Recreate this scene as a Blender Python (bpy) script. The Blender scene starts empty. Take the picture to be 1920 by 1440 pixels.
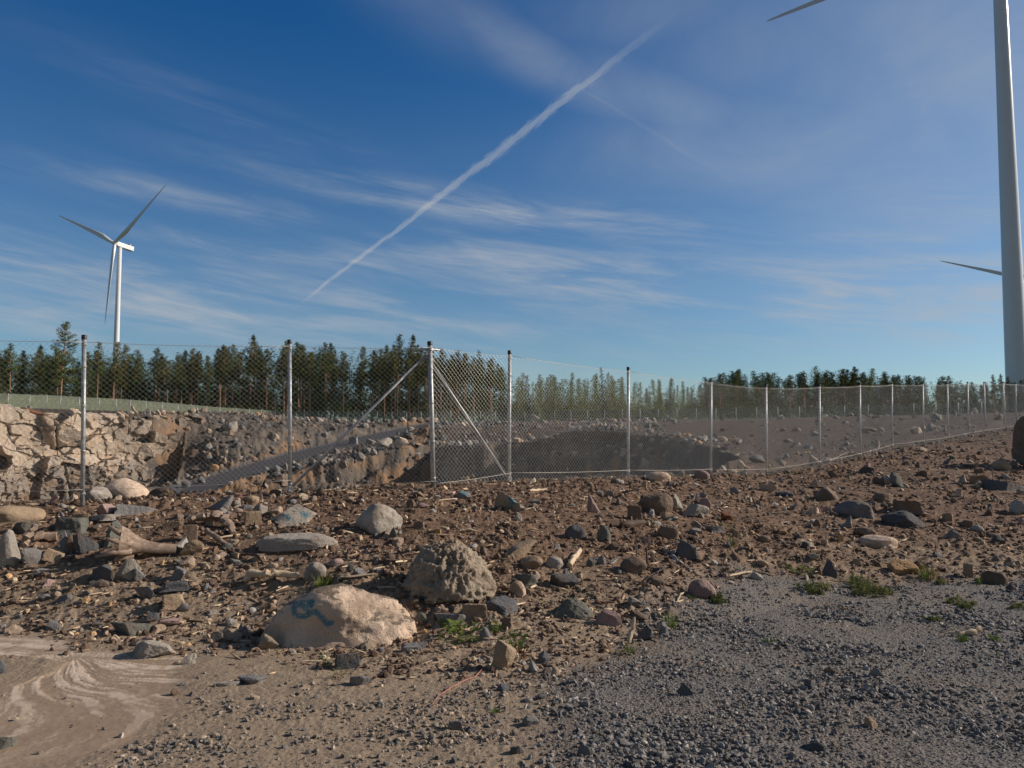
import bpy, bmesh, math, random
import numpy as np
from mathutils import Vector, Matrix

# ------------------------------------------------------------------ scene, camera, sky, sun
scene = bpy.context.scene
F = 1500.0                       # focal length in pixels of the 1920 wide photograph
PITCH = math.atan(105 / F)
CAMZ = 1.6
COL = scene.collection
cam_d = bpy.data.cameras.new('camera'); cam = bpy.data.objects.new('camera', cam_d); COL.objects.link(cam)
cam_d.sensor_width = 36; cam_d.lens = 36 * F / 1920; cam_d.clip_start = 0.1; cam_d.clip_end = 20000
cam.location = (0, 0, CAMZ); cam.rotation_euler = (math.pi / 2 + PITCH, 0, 0)
scene.camera = cam
scene.view_settings.view_transform = 'Standard'; scene.view_settings.look = 'None'
scene.view_settings.exposure = 0.0; scene.view_settings.gamma = 1.0
scene.cycles.max_bounces = 6; scene.cycles.transparent_max_bounces = 16
scene.cycles.use_denoising = True

SUN_AZ, SUN_EL = math.radians(80), math.radians(27)     # azimuth clockwise from +Y
SUN_DIR = Vector((math.sin(SUN_AZ) * math.cos(SUN_EL), math.cos(SUN_AZ) * math.cos(SUN_EL), math.sin(SUN_EL)))
sl = bpy.data.lights.new('sun', 'SUN'); sl.energy = 5.0; sl.angle = math.radians(0.5); sl.color = (1.0, 0.885, 0.765)
so = bpy.data.objects.new('sun', sl); COL.objects.link(so)
so.rotation_euler = SUN_DIR.to_track_quat('Z', 'Y').to_euler()


def ray(px, py):
    u = (px - 960) / F; v = (720 - py) / F
    return np.array([u, math.cos(PITCH) - v * math.sin(PITCH), math.sin(PITCH) + v * math.cos(PITCH)])


def proj(P):
    P = np.asarray(P, float); x = P[..., 0]; y = P[..., 1]; z = P[..., 2] - CAMZ
    d = y * math.cos(PITCH) + z * math.sin(PITCH); up = -y * math.sin(PITCH) + z * math.cos(PITCH)
    return 960 + F * x / d, 720 - F * up / d


# ------------------------------------------------------------------ node helper
class NB:
    def __init__(s, tree):
        s.t = tree; s.n = tree.nodes; s.l = tree.links

    def node(s, typ, props=None, ins=None):
        n = s.n.new(typ)
        for k, v in (props or {}).items(): setattr(n, k, v)
        for k, v in (ins or {}).items(): s.set(n.inputs[k], v)
        return n

    def set(s, sock, v):
        if isinstance(v, bpy.types.NodeSocket): s.l.new(v, sock)
        elif isinstance(v, (tuple, list)):
            try: sock.default_value = v
            except Exception: sock.default_value = tuple(v) + (1.0,)
        else: sock.default_value = v

    def m(s, op, a, b=None, c=None, clamp=False):
        n = s.n.new('ShaderNodeMath'); n.operation = op; n.use_clamp = clamp
        s.set(n.inputs[0], a)
        if b is not None: s.set(n.inputs[1], b)
        if c is not None: s.set(n.inputs[2], c)
        return n.outputs[0]

    def vm(s, op, a, b=None):
        n = s.n.new('ShaderNodeVectorMath'); n.operation = op
        s.set(n.inputs[0], a)
        if b is not None: s.set(n.inputs[1], b)
        return n.outputs['Value'] if op in ('DOT_PRODUCT', 'LENGTH') else n.outputs[0]

    def ramp(s, f, a, b, lo=0.0, hi=1.0, smooth=True):
        n = s.n.new('ShaderNodeMapRange'); n.interpolation_type = 'SMOOTHSTEP' if smooth else 'LINEAR'
        s.set(n.inputs['Value'], f)
        for i, v in zip(('From Min', 'From Max', 'To Min', 'To Max'), (a, b, lo, hi)): s.set(n.inputs[i], v)
        return n.outputs['Result']

    def mix(s, f, a, b, typ='MIX'):
        n = s.n.new('ShaderNodeMix'); n.data_type = 'RGBA'; n.blend_type = typ; n.clamp_factor = True
        s.set(n.inputs['Factor'], f)
        s.set(n.inputs['A'], a if isinstance(a, bpy.types.NodeSocket) else tuple(a)[:3] + (1,))
        s.set(n.inputs['B'], b if isinstance(b, bpy.types.NodeSocket) else tuple(b)[:3] + (1,))
        return n.outputs['Result']

    def noise(s, vec, scale, detail=4, rough=0.55, dist=0.0):
        n = s.n.new('ShaderNodeTexNoise'); s.set(n.inputs['Vector'], vec)
        n.inputs['Scale'].default_value = scale; n.inputs['Detail'].default_value = detail
        n.inputs['Roughness'].default_value = rough; n.inputs['Distortion'].default_value = dist
        return n.outputs['Fac']

    def xyz(s, v):
        n = s.n.new('ShaderNodeSeparateXYZ'); s.set(n.inputs[0], v); return n.outputs

    def comb(s, x, y, z):
        n = s.n.new('ShaderNodeCombineXYZ'); s.set(n.inputs[0], x); s.set(n.inputs[1], y); s.set(n.inputs[2], z); return n.outputs[0]


# ------------------------------------------------------------------ world
world = bpy.data.worlds.new('World'); scene.world = world; world.use_nodes = True
wt = world.node_tree; wt.nodes.clear(); W = NB(wt)
sky = W.node('ShaderNodeTexSky', {'sky_type': 'NISHITA', 'sun_disc': False, 'sun_elevation': SUN_EL, 'sun_rotation': SUN_AZ,
                                  'altitude': 200, 'air_density': 1.0, 'dust_density': 0.6, 'ozone_density': 2.2})
tc = W.node('ShaderNodeTexCoord').outputs['Generated']
nv = W.vm('NORMALIZE', tc)
X, Y, Z = W.xyz(nv)
az = W.m('ARCTAN2', X, Y); el = W.m('ARCSINE', Z)


def azel(px, py):
    r = ray(px, py); r = r / np.linalg.norm(r); return math.atan2(r[0], r[1]), math.asin(r[2]), r


def lobe(px, py, sx, sy, tilt=0.0):
    a0, e0, _ = azel(px, py)
    da = W.m('SUBTRACT', az, a0); de = W.m('SUBTRACT', el, e0)
    c, s_ = math.cos(tilt), math.sin(tilt)
    u = W.m('ADD', W.m('MULTIPLY', da, c), W.m('MULTIPLY', de, s_)); v = W.m('SUBTRACT', W.m('MULTIPLY', de, c), W.m('MULTIPLY', da, s_))
    q = W.m('ADD', W.m('POWER', W.m('ABSOLUTE', W.m('DIVIDE', u, sx / F)), 2), W.m('POWER', W.m('ABSOLUTE', W.m('DIVIDE', v, sy / F)), 2))
    return W.m('EXPONENT', W.m('MULTIPLY', q, -1))


# thin high streaks: noise stretched along gently sloping lines
v_st = W.comb(W.m('ADD', az, W.m('MULTIPLY', el, 0.35)), W.m('MULTIPLY', W.m('ADD', el, W.m('MULTIPLY', az, 0.13)), 7.0), 0.0)
n1 = W.noise(v_st, 5.0, 7, 0.62, 0.4)
n2 = W.noise(v_st, 14.0, 5, 0.6, 0.3)
streak = W.m('MULTIPLY', W.ramp(n1, 0.36, 0.72), W.ramp(n2, 0.2, 0.8, 0.5, 1.0))
v_up = W.comb(W.m('ADD', az, W.m('MULTIPLY', el, 0.9)), W.m('MULTIPLY', W.m('SUBTRACT', el, W.m('MULTIPLY', az, 0.35)), 1.6), 3.0)
n3 = W.noise(v_up, 3.6, 7, 0.6, 0.5)
veil = W.ramp(n3, 0.15, 0.80)
lobes_a = None
for args, k in (((150, 555, 620, 75, -0.05), 1.05), ((700, 580, 480, 50, -0.12), 0.8), ((1150, 530, 480, 62, -0.12), 1.0), ((1650, 555, 460, 80, -0.05), 1.0),
                ((1010, 405, 420, 30, -0.12), 0.95), ((400, 385, 260, 26, -0.1), 0.55), ((450, 225, 380, 40, -0.22), 0.13), ((1750, 430, 300, 60, 0), 0.4),
                ((1250, 640, 500, 34, -0.05), 0.4), ((560, 480, 260, 22, -0.06), 0.6), ((160, 310, 260, 20, -0.06), 0.14), ((60, 605, 300, 22, 0), 0.5)):
    q = W.m('MULTIPLY', lobe(*args), k); lobes_a = q if lobes_a is None else W.m('MAXIMUM', lobes_a, q)
lobes_b = None
for args, k in (((1550, 265, 430, 85, -0.02), 0.68), ((1780, 130, 300, 230, 0.5), 0.70), ((1010, 110, 260, 45, -0.45), 0.5), ((1330, 230, 330, 60, -0.42), 0.45),
                ((1230, 20, 300, 70, 0.0), 0.30), ((850, 20, 220, 60, -0.3), 0.3), ((1620, 40, 400, 120, 0), 0.4)):
    q = W.m('MULTIPLY', lobe(*args), k); lobes_b = q if lobes_b is None else W.m('MAXIMUM', lobes_b, q)
cl = W.m('ADD', W.m('MULTIPLY', lobes_a, W.m('ADD', W.m('MULTIPLY', streak, 1.25), 0.12)), W.m('MULTIPLY', lobes_b, W.m('ADD', W.m('MULTIPLY', veil, 0.75), 0.2)))


def trail(pa, pb, w0, w1, k, wig, feather=0.0):
    ra = azel(*pa)[2]; rb = azel(*pb)[2]
    N = np.cross(ra, rb); N /= np.linalg.norm(N)
    T = np.cross(N, ra); tb = math.atan2(rb @ T, rb @ ra)
    s_ = W.m('ARCTAN2', W.vm('DOT_PRODUCT', nv, tuple(T)), W.vm('DOT_PRODUCT', nv, tuple(ra)))
    t = W.m('DIVIDE', s_, tb)
    d = W.vm('DOT_PRODUCT', nv, tuple(N))
    wob = W.m('MULTIPLY', W.m('SUBTRACT', W.noise(W.comb(W.m('MULTIPLY', s_, 9.0), 0.0, 1.0), 1.0, 3), 0.5), wig)
    d2 = W.m('ADD', d, wob)
    tuft = W.noise(W.comb(W.m('ADD', W.m('MULTIPLY', s_, 60.0), W.m('MULTIPLY', d, 200.0)), W.m('MULTIPLY', d, 520.0), 0.0), 1.0, 6, 0.72)
    wd = W.ramp(t, 0.0, 1.0, w0, w1, False)
    wd = W.m('MULTIPLY', wd, W.ramp(tuft, 0.25, 0.75, 0.35, 1.6))
    # broader and softer in the middle
    bump = W.m('ADD', 1.0, W.m('MULTIPLY', lobe(930, 270, 150, 150), feather))
    wd = W.m('MULTIPLY', wd, bump)
    core = W.m('SUBTRACT', 1.0, W.ramp(W.m('DIVIDE', W.m('ABSOLUTE', d2), wd), 0.25, 1.15))
    ends = W.m('MULTIPLY', W.ramp(t, -0.03, 0.06), W.m('SUBTRACT', 1.0, W.ramp(t, 0.62, 1.02)))
    return W.m('MULTIPLY', W.m('MULTIPLY', core, ends), W.m('MULTIPLY', W.ramp(tuft, 0.25, 0.75, 0.6, 1.0), k))


t1 = trail((572, 563), (1290, 8), 0.0025, 0.0058, 0.58, 0.013, 0.5)
t2 = trail((1085, 165), (1400, 352), 0.002, 0.005, 0.07, 0.016)
cl = W.m('ADD', cl, W.m('ADD', t1, t2), clamp=True)
cl = W.m('MULTIPLY', cl, W.ramp(el, 0.0, 0.03))
# deep polarised blue overhead, paler towards the horizon
tint = W.mix(W.ramp(el, 0.03, 0.50, 0.0, 1.0, False), (0.66, 0.80, 0.88), (0.10, 0.48, 0.83))
sdot = W.m('ABSOLUTE', W.vm('DOT_PRODUCT', nv, tuple(SUN_DIR)))
tint = W.mix(W.ramp(sdot, 0.30, 0.85), tint, (0.62, 0.78, 0.92))
# warm tint added overhead and behind, outside the frame, to neutralise blue ambient light
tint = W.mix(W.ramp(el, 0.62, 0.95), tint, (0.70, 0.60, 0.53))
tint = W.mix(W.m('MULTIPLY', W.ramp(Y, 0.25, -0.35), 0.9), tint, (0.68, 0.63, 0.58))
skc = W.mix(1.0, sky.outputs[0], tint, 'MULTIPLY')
CLOUD = (3.9, 4.25, 4.7)
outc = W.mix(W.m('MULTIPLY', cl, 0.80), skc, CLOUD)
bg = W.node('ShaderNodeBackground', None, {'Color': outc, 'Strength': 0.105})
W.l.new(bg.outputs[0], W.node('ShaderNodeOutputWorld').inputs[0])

# ------------------------------------------------------------------ numpy noise
def _h(ix, iy, iz, seed):
    h = (ix.astype(np.int64) * 374761393 + iy.astype(np.int64) * 668265263 + iz.astype(np.int64) * 2147483647 + seed * 974634777) & 0xFFFFFFFF
    h = ((h ^ (h >> 13)) * 1274126177) & 0xFFFFFFFF
    h = ((h ^ (h >> 16)) * 2246822519) & 0xFFFFFFFF
    return (h ^ (h >> 15)) & 0xFFFFFFFF


def n2d(x, y, seed=0):
    x = np.asarray(x, float); y = np.asarray(y, float)
    ix = np.floor(x); iy = np.floor(y); fx = x - ix; fy = y - iy
    u = fx * fx * fx * (fx * (fx * 6 - 15) + 10); v = fy * fy * fy * (fy * (fy * 6 - 15) + 10)
    z0 = np.zeros_like(ix)

    def g(a, b):
        an = _h(ix + a, iy + b, z0, seed) * (2 * np.pi / 4294967296.0)
        return np.cos(an) * (fx - a) + np.sin(an) * (fy - b)
    return (g(0, 0) * (1 - u) + g(1, 0) * u) * (1 - v) + (g(0, 1) * (1 - u) + g(1, 1) * u) * v   # about -0.7..0.7


def fbm(x, y, octv=4, seed=0, gain=0.5, lac=2.03):
    s = 0; a = 1; t = 0
    for i in range(octv):
        s = s + a * n2d(x, y, seed + i * 17); t += a; a *= gain; x = x * lac + 3.1; y = y * lac - 1.7
    return s / t


def v3(p, seed=0):
    ip = np.floor(p); f = p - ip; w = f * f * (3 - 2 * f); r = 0
    for a in (0, 1):
        for b in (0, 1):
            for c in (0, 1):
                h = _h(ip[:, 0] + a, ip[:, 1] + b, ip[:, 2] + c, seed) / 4294967296.0 * 2 - 1
                r = r + h * (w[:, 0] if a else 1 - w[:, 0]) * (w[:, 1] if b else 1 - w[:, 1]) * (w[:, 2] if c else 1 - w[:, 2])
    return r


def fbm3(p, octv=3, seed=0, gain=0.5):
    s = 0; a = 1; t = 0
    for i in range(octv):
        s = s + a * v3(p, seed + 31 * i); t += a; a *= gain; p = p * 2.07 + 5.3
    return s / t


def sst(a, b, x):
    t = np.clip((x - a) / (b - a), 0, 1); return t * t * (3 - 2 * t)


def poly_sd(x, y, P):
    """signed distance, positive inside"""
    P = np.asarray(P, float); d = np.full(np.shape(x), 1e9); ins = np.zeros(np.shape(x), bool)
    for i in range(len(P)):
        a = P[i]; b = P[(i + 1) % len(P)]; ex, ey = b - a; wx = x - a[0]; wy = y - a[1]
        t = np.clip((wx * ex + wy * ey) / (ex * ex + ey * ey), 0, 1)
        d = np.minimum(d, (wx - ex * t) ** 2 + (wy - ey * t) ** 2)
        c = ((a[1] > y) != (b[1] > y)) & (x < (b[0] - a[0]) * (y - a[1]) / ((b[1] - a[1]) + 1e-12) + a[0])
        ins ^= c
    return np.sqrt(d) * np.where(ins, 1, -1)


# ------------------------------------------------------------------ fence posts from their measured base and top
POSTPX = [(155, 945, 158, 628), (544, 925, 543, 637), (813, 913, 806, 640), (955, 905, 955.5, 657), (1178, 897, 1178, 688), (1333, 893, 1333, 711),
          (1437, 892, 1436, 721), (1537, 876, 1536, 720), (1613, 860, 1612, 718), (1673, 842, 1672, 717), (1732, 834, 1730, 717), (1778, 827, 1776, 717),
          (1816, 819, 1814, 716), (1848, 813, 1845, 716), (1883, 808, 1881, 716), (1906, 803, 1904, 718)]
POSTS = []
for bx, by, tx, ty in POSTPX:
    a = ray(bx, by); c = ray(tx, ty); Yp = 2.0 / (c[2] / c[1] - a[2] / a[1])
    POSTS.append((np.array([a[0] / a[1] * Yp, Yp, CAMZ + a[2] / a[1] * Yp]), np.array([c[0] / c[1] * Yp, Yp, CAMZ + c[2] / c[1] * Yp])))
FX = [-30, -12, -7.2] + [p[0][0] for p in POSTS] + [26, 34, 60]
FY = [14.0, 10.2, 8.7] + [p[0][1] for p in POSTS] + [39.5, 50, 80]
FZ = [0.9, 0.80, 0.80] + [p[0][2] for p in POSTS] + [2.4, 2.9, 4.6]
EX = [-30, -12, -5, -3.6, -2.3, -1, 0, 1.5, 2.9, 4.4, 6.2, 10, 20, 60]
EY = [5.0, 6.0, 6.9, 6.9, 6.9, 6.5, 6.4, 7.0, 8.1, 9.0, 9.6, 11.5, 17, 40]

BC = np.array([(-110, 60, 5.8), (-66, 104, 6.4), (-59.6, 126, 6.3), (-45, 151, 5.5), (-62, 80, 5.2), (-58, 90, 5.3), (-70, 70, 5.6), (-47, 105, 5.1), (-44.5, 113, 5.0), (-43.5, 105.5, -0.4), (-42, 101, -3.8), (-40.5, 106, 0.2), (-39.5, 110, 2.4), (-33, 137, 4.9), (-75, 108, 5.6), (-100, 150, 6.3), 
      (-35, 91, -5.2), (-40, 98, -4.3), (-34, 115, 3.0), (-28, 128, 3.8), (-13, 142, 4.7), (-24, 118, 1.2), (-29.5, 105, -1.0), (-19, 130, 2.9),
      (5, 130, 4.5), (30, 130, 4.8), (60, 125, 5.0), (90, 115, 5.3), (110, 150, 6), (0, 170, 5.1), (60, 170, 5.5), (-60, 200, 6), (0, 220, 6), (80, 230, 6.5), (-120, 220, 7),
      (-25, 98, -1.8), (-20, 102, -0.5), (-13, 108, 0.9), (-9.5, 113, 1.6), (-3, 98, 1.2), (4, 99, 1.5), (8, 97, 3.0), (13, 93, 2.8), (18, 80, 2.2), (-10, 115, 3.0), (8, 115, 3.6),
      (26, 60, 2.4), (16, 40, 1.3), (17, 60, 1.6), (40, 60, 3.6), (60, 80, 4.6), (30, 95, 4.0), (8, 24, 0.5), (14, 30, 1.1), (22, 42, 1.9), (-3, 15, 0.3), (2, 17, 0.4), (-10, 14, 0.2), (-25, 18, 0.2),
      (-120, 10, 5), (120, 60, 6)], float)


def _k(dx, dy): return np.sqrt(dx * dx + dy * dy + 6.0)


_A = _k(BC[:, None, 0] - BC[None, :, 0], BC[:, None, 1] - BC[None, :, 1])
_M = np.zeros((len(BC) + 1, len(BC) + 1)); _M[:-1, :-1] = _A; _M[-1, :-1] = 1; _M[:-1, -1] = 1
_Wt = np.linalg.solve(_M, np.append(BC[:, 2], 0))


def broad(x, y):
    s = np.full(np.shape(x), _Wt[-1])
    for i in range(len(BC)): s = s + _Wt[i] * _k(x - BC[i, 0], y - BC[i, 1])
    return s


PIT = [(-75, 36), (-66, 56), (-62, 72), (-58, 90), (-50, 101), (-44, 108), (-41, 98), (-36, 89), (-31, 90.5), (-26, 95), (-21, 97.5), (-15, 104), (-10.5, 110), (-8, 103), (-4, 96), (1, 97), (5, 95), (9, 93.5),
       (13, 88), (14.5, 78), (14, 62), (12.5, 48), (10, 36), (7.5, 28), (3, 20.5), (-2, 17.5), (-12, 16.5), (-30, 19), (-55, 24)]
RA = np.array([-35.5, 91.5]); RB = np.array([-13.5, 140.0])
GRAVEL_PX = [(1060, 1275), (1200, 1222), (1235, 1180), (1330, 1128), (1400, 1104), (1560, 1104), (1700, 1098), (1920, 1086), (2500, 1075), (2500, 1800), (900, 1800), (1120, 1400)]
SILT_PX = [(-20, 1183), (120, 1200), (132, 1222), (250, 1229), (350, 1232), (345, 1275), (325, 1320), (290, 1380), (150, 1425), (-100, 1455), (-600, 1500), (-600, 1183)]
ISLE_PX = [(-40, 1229), (60, 1231), (122, 1243), (90, 1262), (20, 1285), (-60, 1290)]
FINE_PX = [(330, 1275), (700, 1290), (930, 1235), (1060, 1230), (1150, 1300), (1120, 1420), (700, 1600), (-400, 1600), (200, 1420)]


def flat(pl):
    out = []
    for px, py in pl:
        r = ray(px, py); t = (0.0 - CAMZ) / r[2]; out.append((r[0] * t, r[1] * t))
    return out


GRAVEL, SILT, ISLE, FINE = flat(GRAVEL_PX), flat(SILT_PX), flat(ISLE_PX), flat(FINE_PX)
_r = ray(131, 1228); APEX = np.array([_r[0], _r[1]]) * (-CAMZ / _r[2])


def terrain(x, y, full=False):
    x = np.asarray(x, float); y = np.asarray(y, float); r = np.hypot(x, y)
    yF = np.interp(x, FX, FY); zF = np.interp(x, FX, FZ); yE = np.interp(x, EX, EY) + 0.35 * fbm(x * 0.6, y * 0.6, 2, 5)
    t = np.clip((y - yE) / (yF - yE), 0, 1.0)
    mound = zF * (1 - (1 - t) ** 1.55)
    behind = np.maximum(y - yF, 0)
    near = mound - 0.16 * np.minimum(behind, 60) * sst(0.3, 2.0, behind)
    w = sst(0.6, 6.5, behind)
    B = broad(x, np.maximum(y, 8))
    sd = poly_sd(x, y, PIT)
    lip = np.interp(y, [80, 90, 99, 108, 130, 150], [5.6, 5.5, 5.05, 4.85, 4.85, 4.95]); cap = lip + np.clip(-sd, 0, 20) * 0.058 * (1 - .75 * sst(124, 152, y)) + 0.008 * np.maximum(y - 150, 0)
    cap = np.where((x < 6) & (y > 50), cap, 9.0); B = -np.logaddexp(-B * 4, -cap * 4) / 4
    z = near * (1 - w) + B * w
    # roadside in front of the camera, and everything behind it, stays level
    # pit
    jag = fbm(x * 0.16, y * 0.16, 3, 11, 0.5) * 5.0
    cliffy = sst(20, 45, y)
    sdj = sd + jag * cliffy * sst(-6, 0, sd) * np.where(x < -40, 0.2, 0.6)
    k = 0.75 + 2.6 * cliffy
    k = np.where((x > -36) & (x < -9) & (y > 84), 1.15, k); k = np.where((x >= -9) & (y > 40), 1.5, k)
    k = np.where(x < -43, 6.0, k)
    k = k * (1 + 0.5 * fbm(x * 0.5, y * 0.5, 3, 21))
    fl = np.interp(x, [-60, -34, -15, 10], [-5.4, -5.6, -8.0, -9.0]) + 0.5 * fbm(x * 0.15, y * 0.15, 3, 31)
    dv = k * np.maximum(sdj, 0); dv = np.maximum(dv + cliffy * 0.95 * np.sin(dv * 1.25 + 5 * fbm(x * 0.12, y * 0.12, 2, 23)) * sst(0, 1.5, dv), 0)
    zp = np.maximum(fl, z - dv)
    pit = sst(0, 1.0, sdj)
    z = np.where(sdj > 0, zp, z)
    # ramp
    e = RB - RA; L2 = e @ e; u = ((x - RA[0]) * e[0] + (y - RA[1]) * e[1]) / L2; nrm = np.array([e[1], -e[0]]) / math.sqrt(L2)
    lat = (x - RA[0]) * nrm[0] + (y - RA[1]) * nrm[1]
    zr = np.interp(u, [-.25, -.1, 0, .24, .448, .757, 1.05], [-5.6, -4.7, -3.7, -1.2, .5, 2.7, 4.6])
    inr = (u > -0.2) & (u < 1.06)
    al = np.abs(lat)
    rampm = np.where(inr, 1 - sst(3.1, 3.6, al + 0.3 * fbm(x * .4, y * .4, 2, 24)), 0)
    bank = np.where(inr, 1 - sst(3.6, 7.0, al), 0)
    z = z * (1 - bank) + np.where(lat < 0, zr + 0.42 * np.maximum(al - 3.4, 0), zr - 0.32 * np.maximum(al - 3.4, 0)) * bank
    # relief
    far = sst(14, 40, r)
    slope = np.clip((np.abs(sdj) < 9) * 1.0, 0, 1)
    rough = far * (0.16 * fbm(x * 0.35, y * 0.35, 4, 41, 0.6) + 0.12 * sst(16, 60, r) * fbm(x * 1.1, y * 1.1, 3, 43, 0.6)) * (1 - rampm)
    wall = 1.25 * far * sst(-0.5, 2, sdj) * (1 - sst(8, 14, sdj)) + far * bank * (1 - rampm) + far * 0.8 * np.where((x > -47) & (x < -12) & (y > 90) & (y < 140), 1, 0) * (1 - rampm)
    rid = 1 - 2 * np.abs(fbm(x * 0.33 + 0.15 * y, y * 0.33, 4, 51, 0.6))
    z = z + rough + np.clip(wall, 0, 1) * (rid - 0.6) * 1.1
    nearm = 1 - sst(18, 34, r)
    gs = poly_sd(x, y, GRAVEL) + 0.35 * fbm(x * 1.3, y * 1.3, 4, 61) + 0.12 * fbm(x * 6, y * 6, 3, 62)
    gm = sst(-0.40, 0.25, gs + 0.25 * fbm(x * 2.6, y * 2.6, 3, 66))
    ss = poly_sd(x, y, SILT) + 0.10 * fbm(x * 3, y * 3, 4, 63); isl = poly_sd(x, y, ISLE) + 0.06 * fbm(x * 8, y * 8, 3, 64)
    sm = sst(-0.16, 0.12, ss + 0.12 * fbm(x * 1.7, y * 1.7, 3, 67)) * (1 - sst(-0.05, 0.03, isl))
    fs = poly_sd(x, y, FINE) + 0.25 * fbm(x * 2, y * 2, 4, 65)
    fm = sst(-0.2, 0.25, fs) * (1 - sm) * (1 - gm)
    soil = (1 - sm) * (1 - gm) * (1 - 0.75 * fm)
    slp = sst(-0.3, 0.8, y - yE)
    c1 = fbm(x * 0.9, y * 0.9, 3, 71); c2 = fbm(x * 3.1, y * 3.1, 3, 72); c3 = fbm(x * 10, y * 10, 3, 73, 0.6); c4 = n2d(x * 34, y * 34, 74)
    patch = np.clip(.62 + 1.5 * fbm(x * .55, y * .55, 3, 76), .25, 1.25)
    relief = patch * soil * (0.35 + 0.65 * slp) * (0.12 * c1 * slp + 0.095 * c2 + 0.058 * c3 * (1 + 1.2 * np.clip(c2 * 3, -0.7, 1)) + 0.016 * c4 * (1 - sst(9, 14, r)))
    relief = relief + (gm + 0.6 * fm) * (0.03 * c1 + 0.018 * c2 + 0.012 * c3 + 0.007 * c4 * (1 - sst(9, 14, r)))
    z = z + relief * nearm
    # outwash fan of silt
    dx = x - APEX[0]; dy = y - APEX[1]; rr = np.hypot(dx, dy) + 1e-6; th = np.arctan2(dx, -dy) + 0.16 * np.sin(rr * 3.0) + 0.10 * fbm(x * 2, y * 2, 2, 80) + 0.035 * fbm(x * 14, y * 14, 3, 84)
    lanes = fbm(th * 11 + 7, rr * 0.9, 5, 81, 0.68)
    fan = sst(0.26, 0.46, lanes * 1.5 + 0.30) * np.exp(-((rr / 1.55) ** 2) * 0.8) * (dy < 0.12) * sm
    up = sm * sst(-0.1, 0.1, dy) * (x < APEX[0] + 0.4) * sst(0.0, 0.5, fbm(y * 6 + x * 1.2, x * 0.9, 4, 83) + 0.25)
    lane = np.clip(fan + up * 0.9, 0, 1) * sst(-.32, .06, fbm(x * 5, y * 5, 4, 85, .6))
    z = z - 0.006 * sm + 0.0035 * lane + sm * (0.006 * lanes * np.exp(-rr) + 0.005 * c3)
    if not full: return z
    green = (x < -44) * sst(0, 3, y - np.interp(x, [-75, -66, -59.6, -45], [100, 105, 127, 152])) * 1.0
    forest = sst(146, 156, y) * sst(60, 80, r)
    return z, gm * nearm, sm, lane, fm * nearm, np.clip(green + forest, 0, 1), pit, rampm, np.clip(wall, 0, 1)


def gz(x, y): return float(terrain(np.array([x]), np.array([y]))[0])


_SRT = np.concatenate([np.linspace(2.5, 45, 1500), np.linspace(45.1, 260, 1100)])


def hit(px, py, tmin=2.5):
    r = ray(px, py); xs = r[0] / r[1] * _SRT; ys = _SRT; zs = CAMZ + r[2] / r[1] * _SRT
    below = np.nonzero((terrain(xs, ys) >= zs) & (_SRT >= tmin))[0]
    i = below[0] if len(below) else len(_SRT) - 1
    return np.array([xs[i], ys[i], float(terrain(xs[i:i + 1], ys[i:i + 1])[0])])


# ------------------------------------------------------------------ object helpers
def tag(o, label=None, cat=None, group=None, kind=None):
    if label: o['label'] = label
    if cat: o['category'] = cat
    if group: o['group'] = group
    if kind: o['kind'] = kind
    return o


def make_mesh(name, V, Fc, mats, smooth=True, attrs=None, sharp=None, mat_idx=None):
    V = np.ascontiguousarray(V, np.float32); me = bpy.data.meshes.new(name)
    Fl = Fc if isinstance(Fc, list) else [Fc]
    Fl = [np.ascontiguousarray(f, np.int32) for f in Fl if len(f)]
    me.vertices.add(len(V)); me.vertices.foreach_set('co', V.ravel())
    nl = sum(f.size for f in Fl); npy = sum(len(f) for f in Fl)
    me.loops.add(nl); me.polygons.add(npy)
    me.loops.foreach_set('vertex_index', np.concatenate([f.ravel() for f in Fl]))
    tot = np.concatenate([np.full(len(f), f.shape[1], np.int32) for f in Fl])
    me.polygons.foreach_set('loop_start', np.concatenate([[0], np.cumsum(tot)[:-1]]).astype(np.int32))
    me.polygons.foreach_set('loop_total', tot)
    if mat_idx is not None: me.polygons.foreach_set('material_index', np.ascontiguousarray(mat_idx, np.int32))
    me.update(calc_edges=True); me.validate(verbose=False)
    me.polygons.foreach_set('use_smooth', np.full(len(me.polygons), bool(smooth)))
    for an, data in (attrs or {}).items():
        data = np.asarray(data, np.float32)
        if data.ndim == 1:
            a = me.attributes.new(an, 'FLOAT', 'POINT'); a.data.foreach_set('value', data)
        else:
            a = me.attributes.new(an, 'FLOAT_COLOR', 'POINT')
            if data.shape[1] == 3: data = np.hstack([data, np.ones((len(data), 1), np.float32)])
            a.data.foreach_set('color', np.ascontiguousarray(data).ravel())
    if sharp: me.set_sharp_from_angle(angle=sharp)
    for m in (mats if isinstance(mats, (list, tuple)) else [mats]): me.materials.append(m)
    return me


def link(name, data, parent=None, loc=(0, 0, 0), rot=None):
    o = bpy.data.objects.new(name, data); COL.objects.link(o); o.location = loc
    if rot: o.rotation_euler = rot
    if parent: o.parent = parent
    return o


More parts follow.
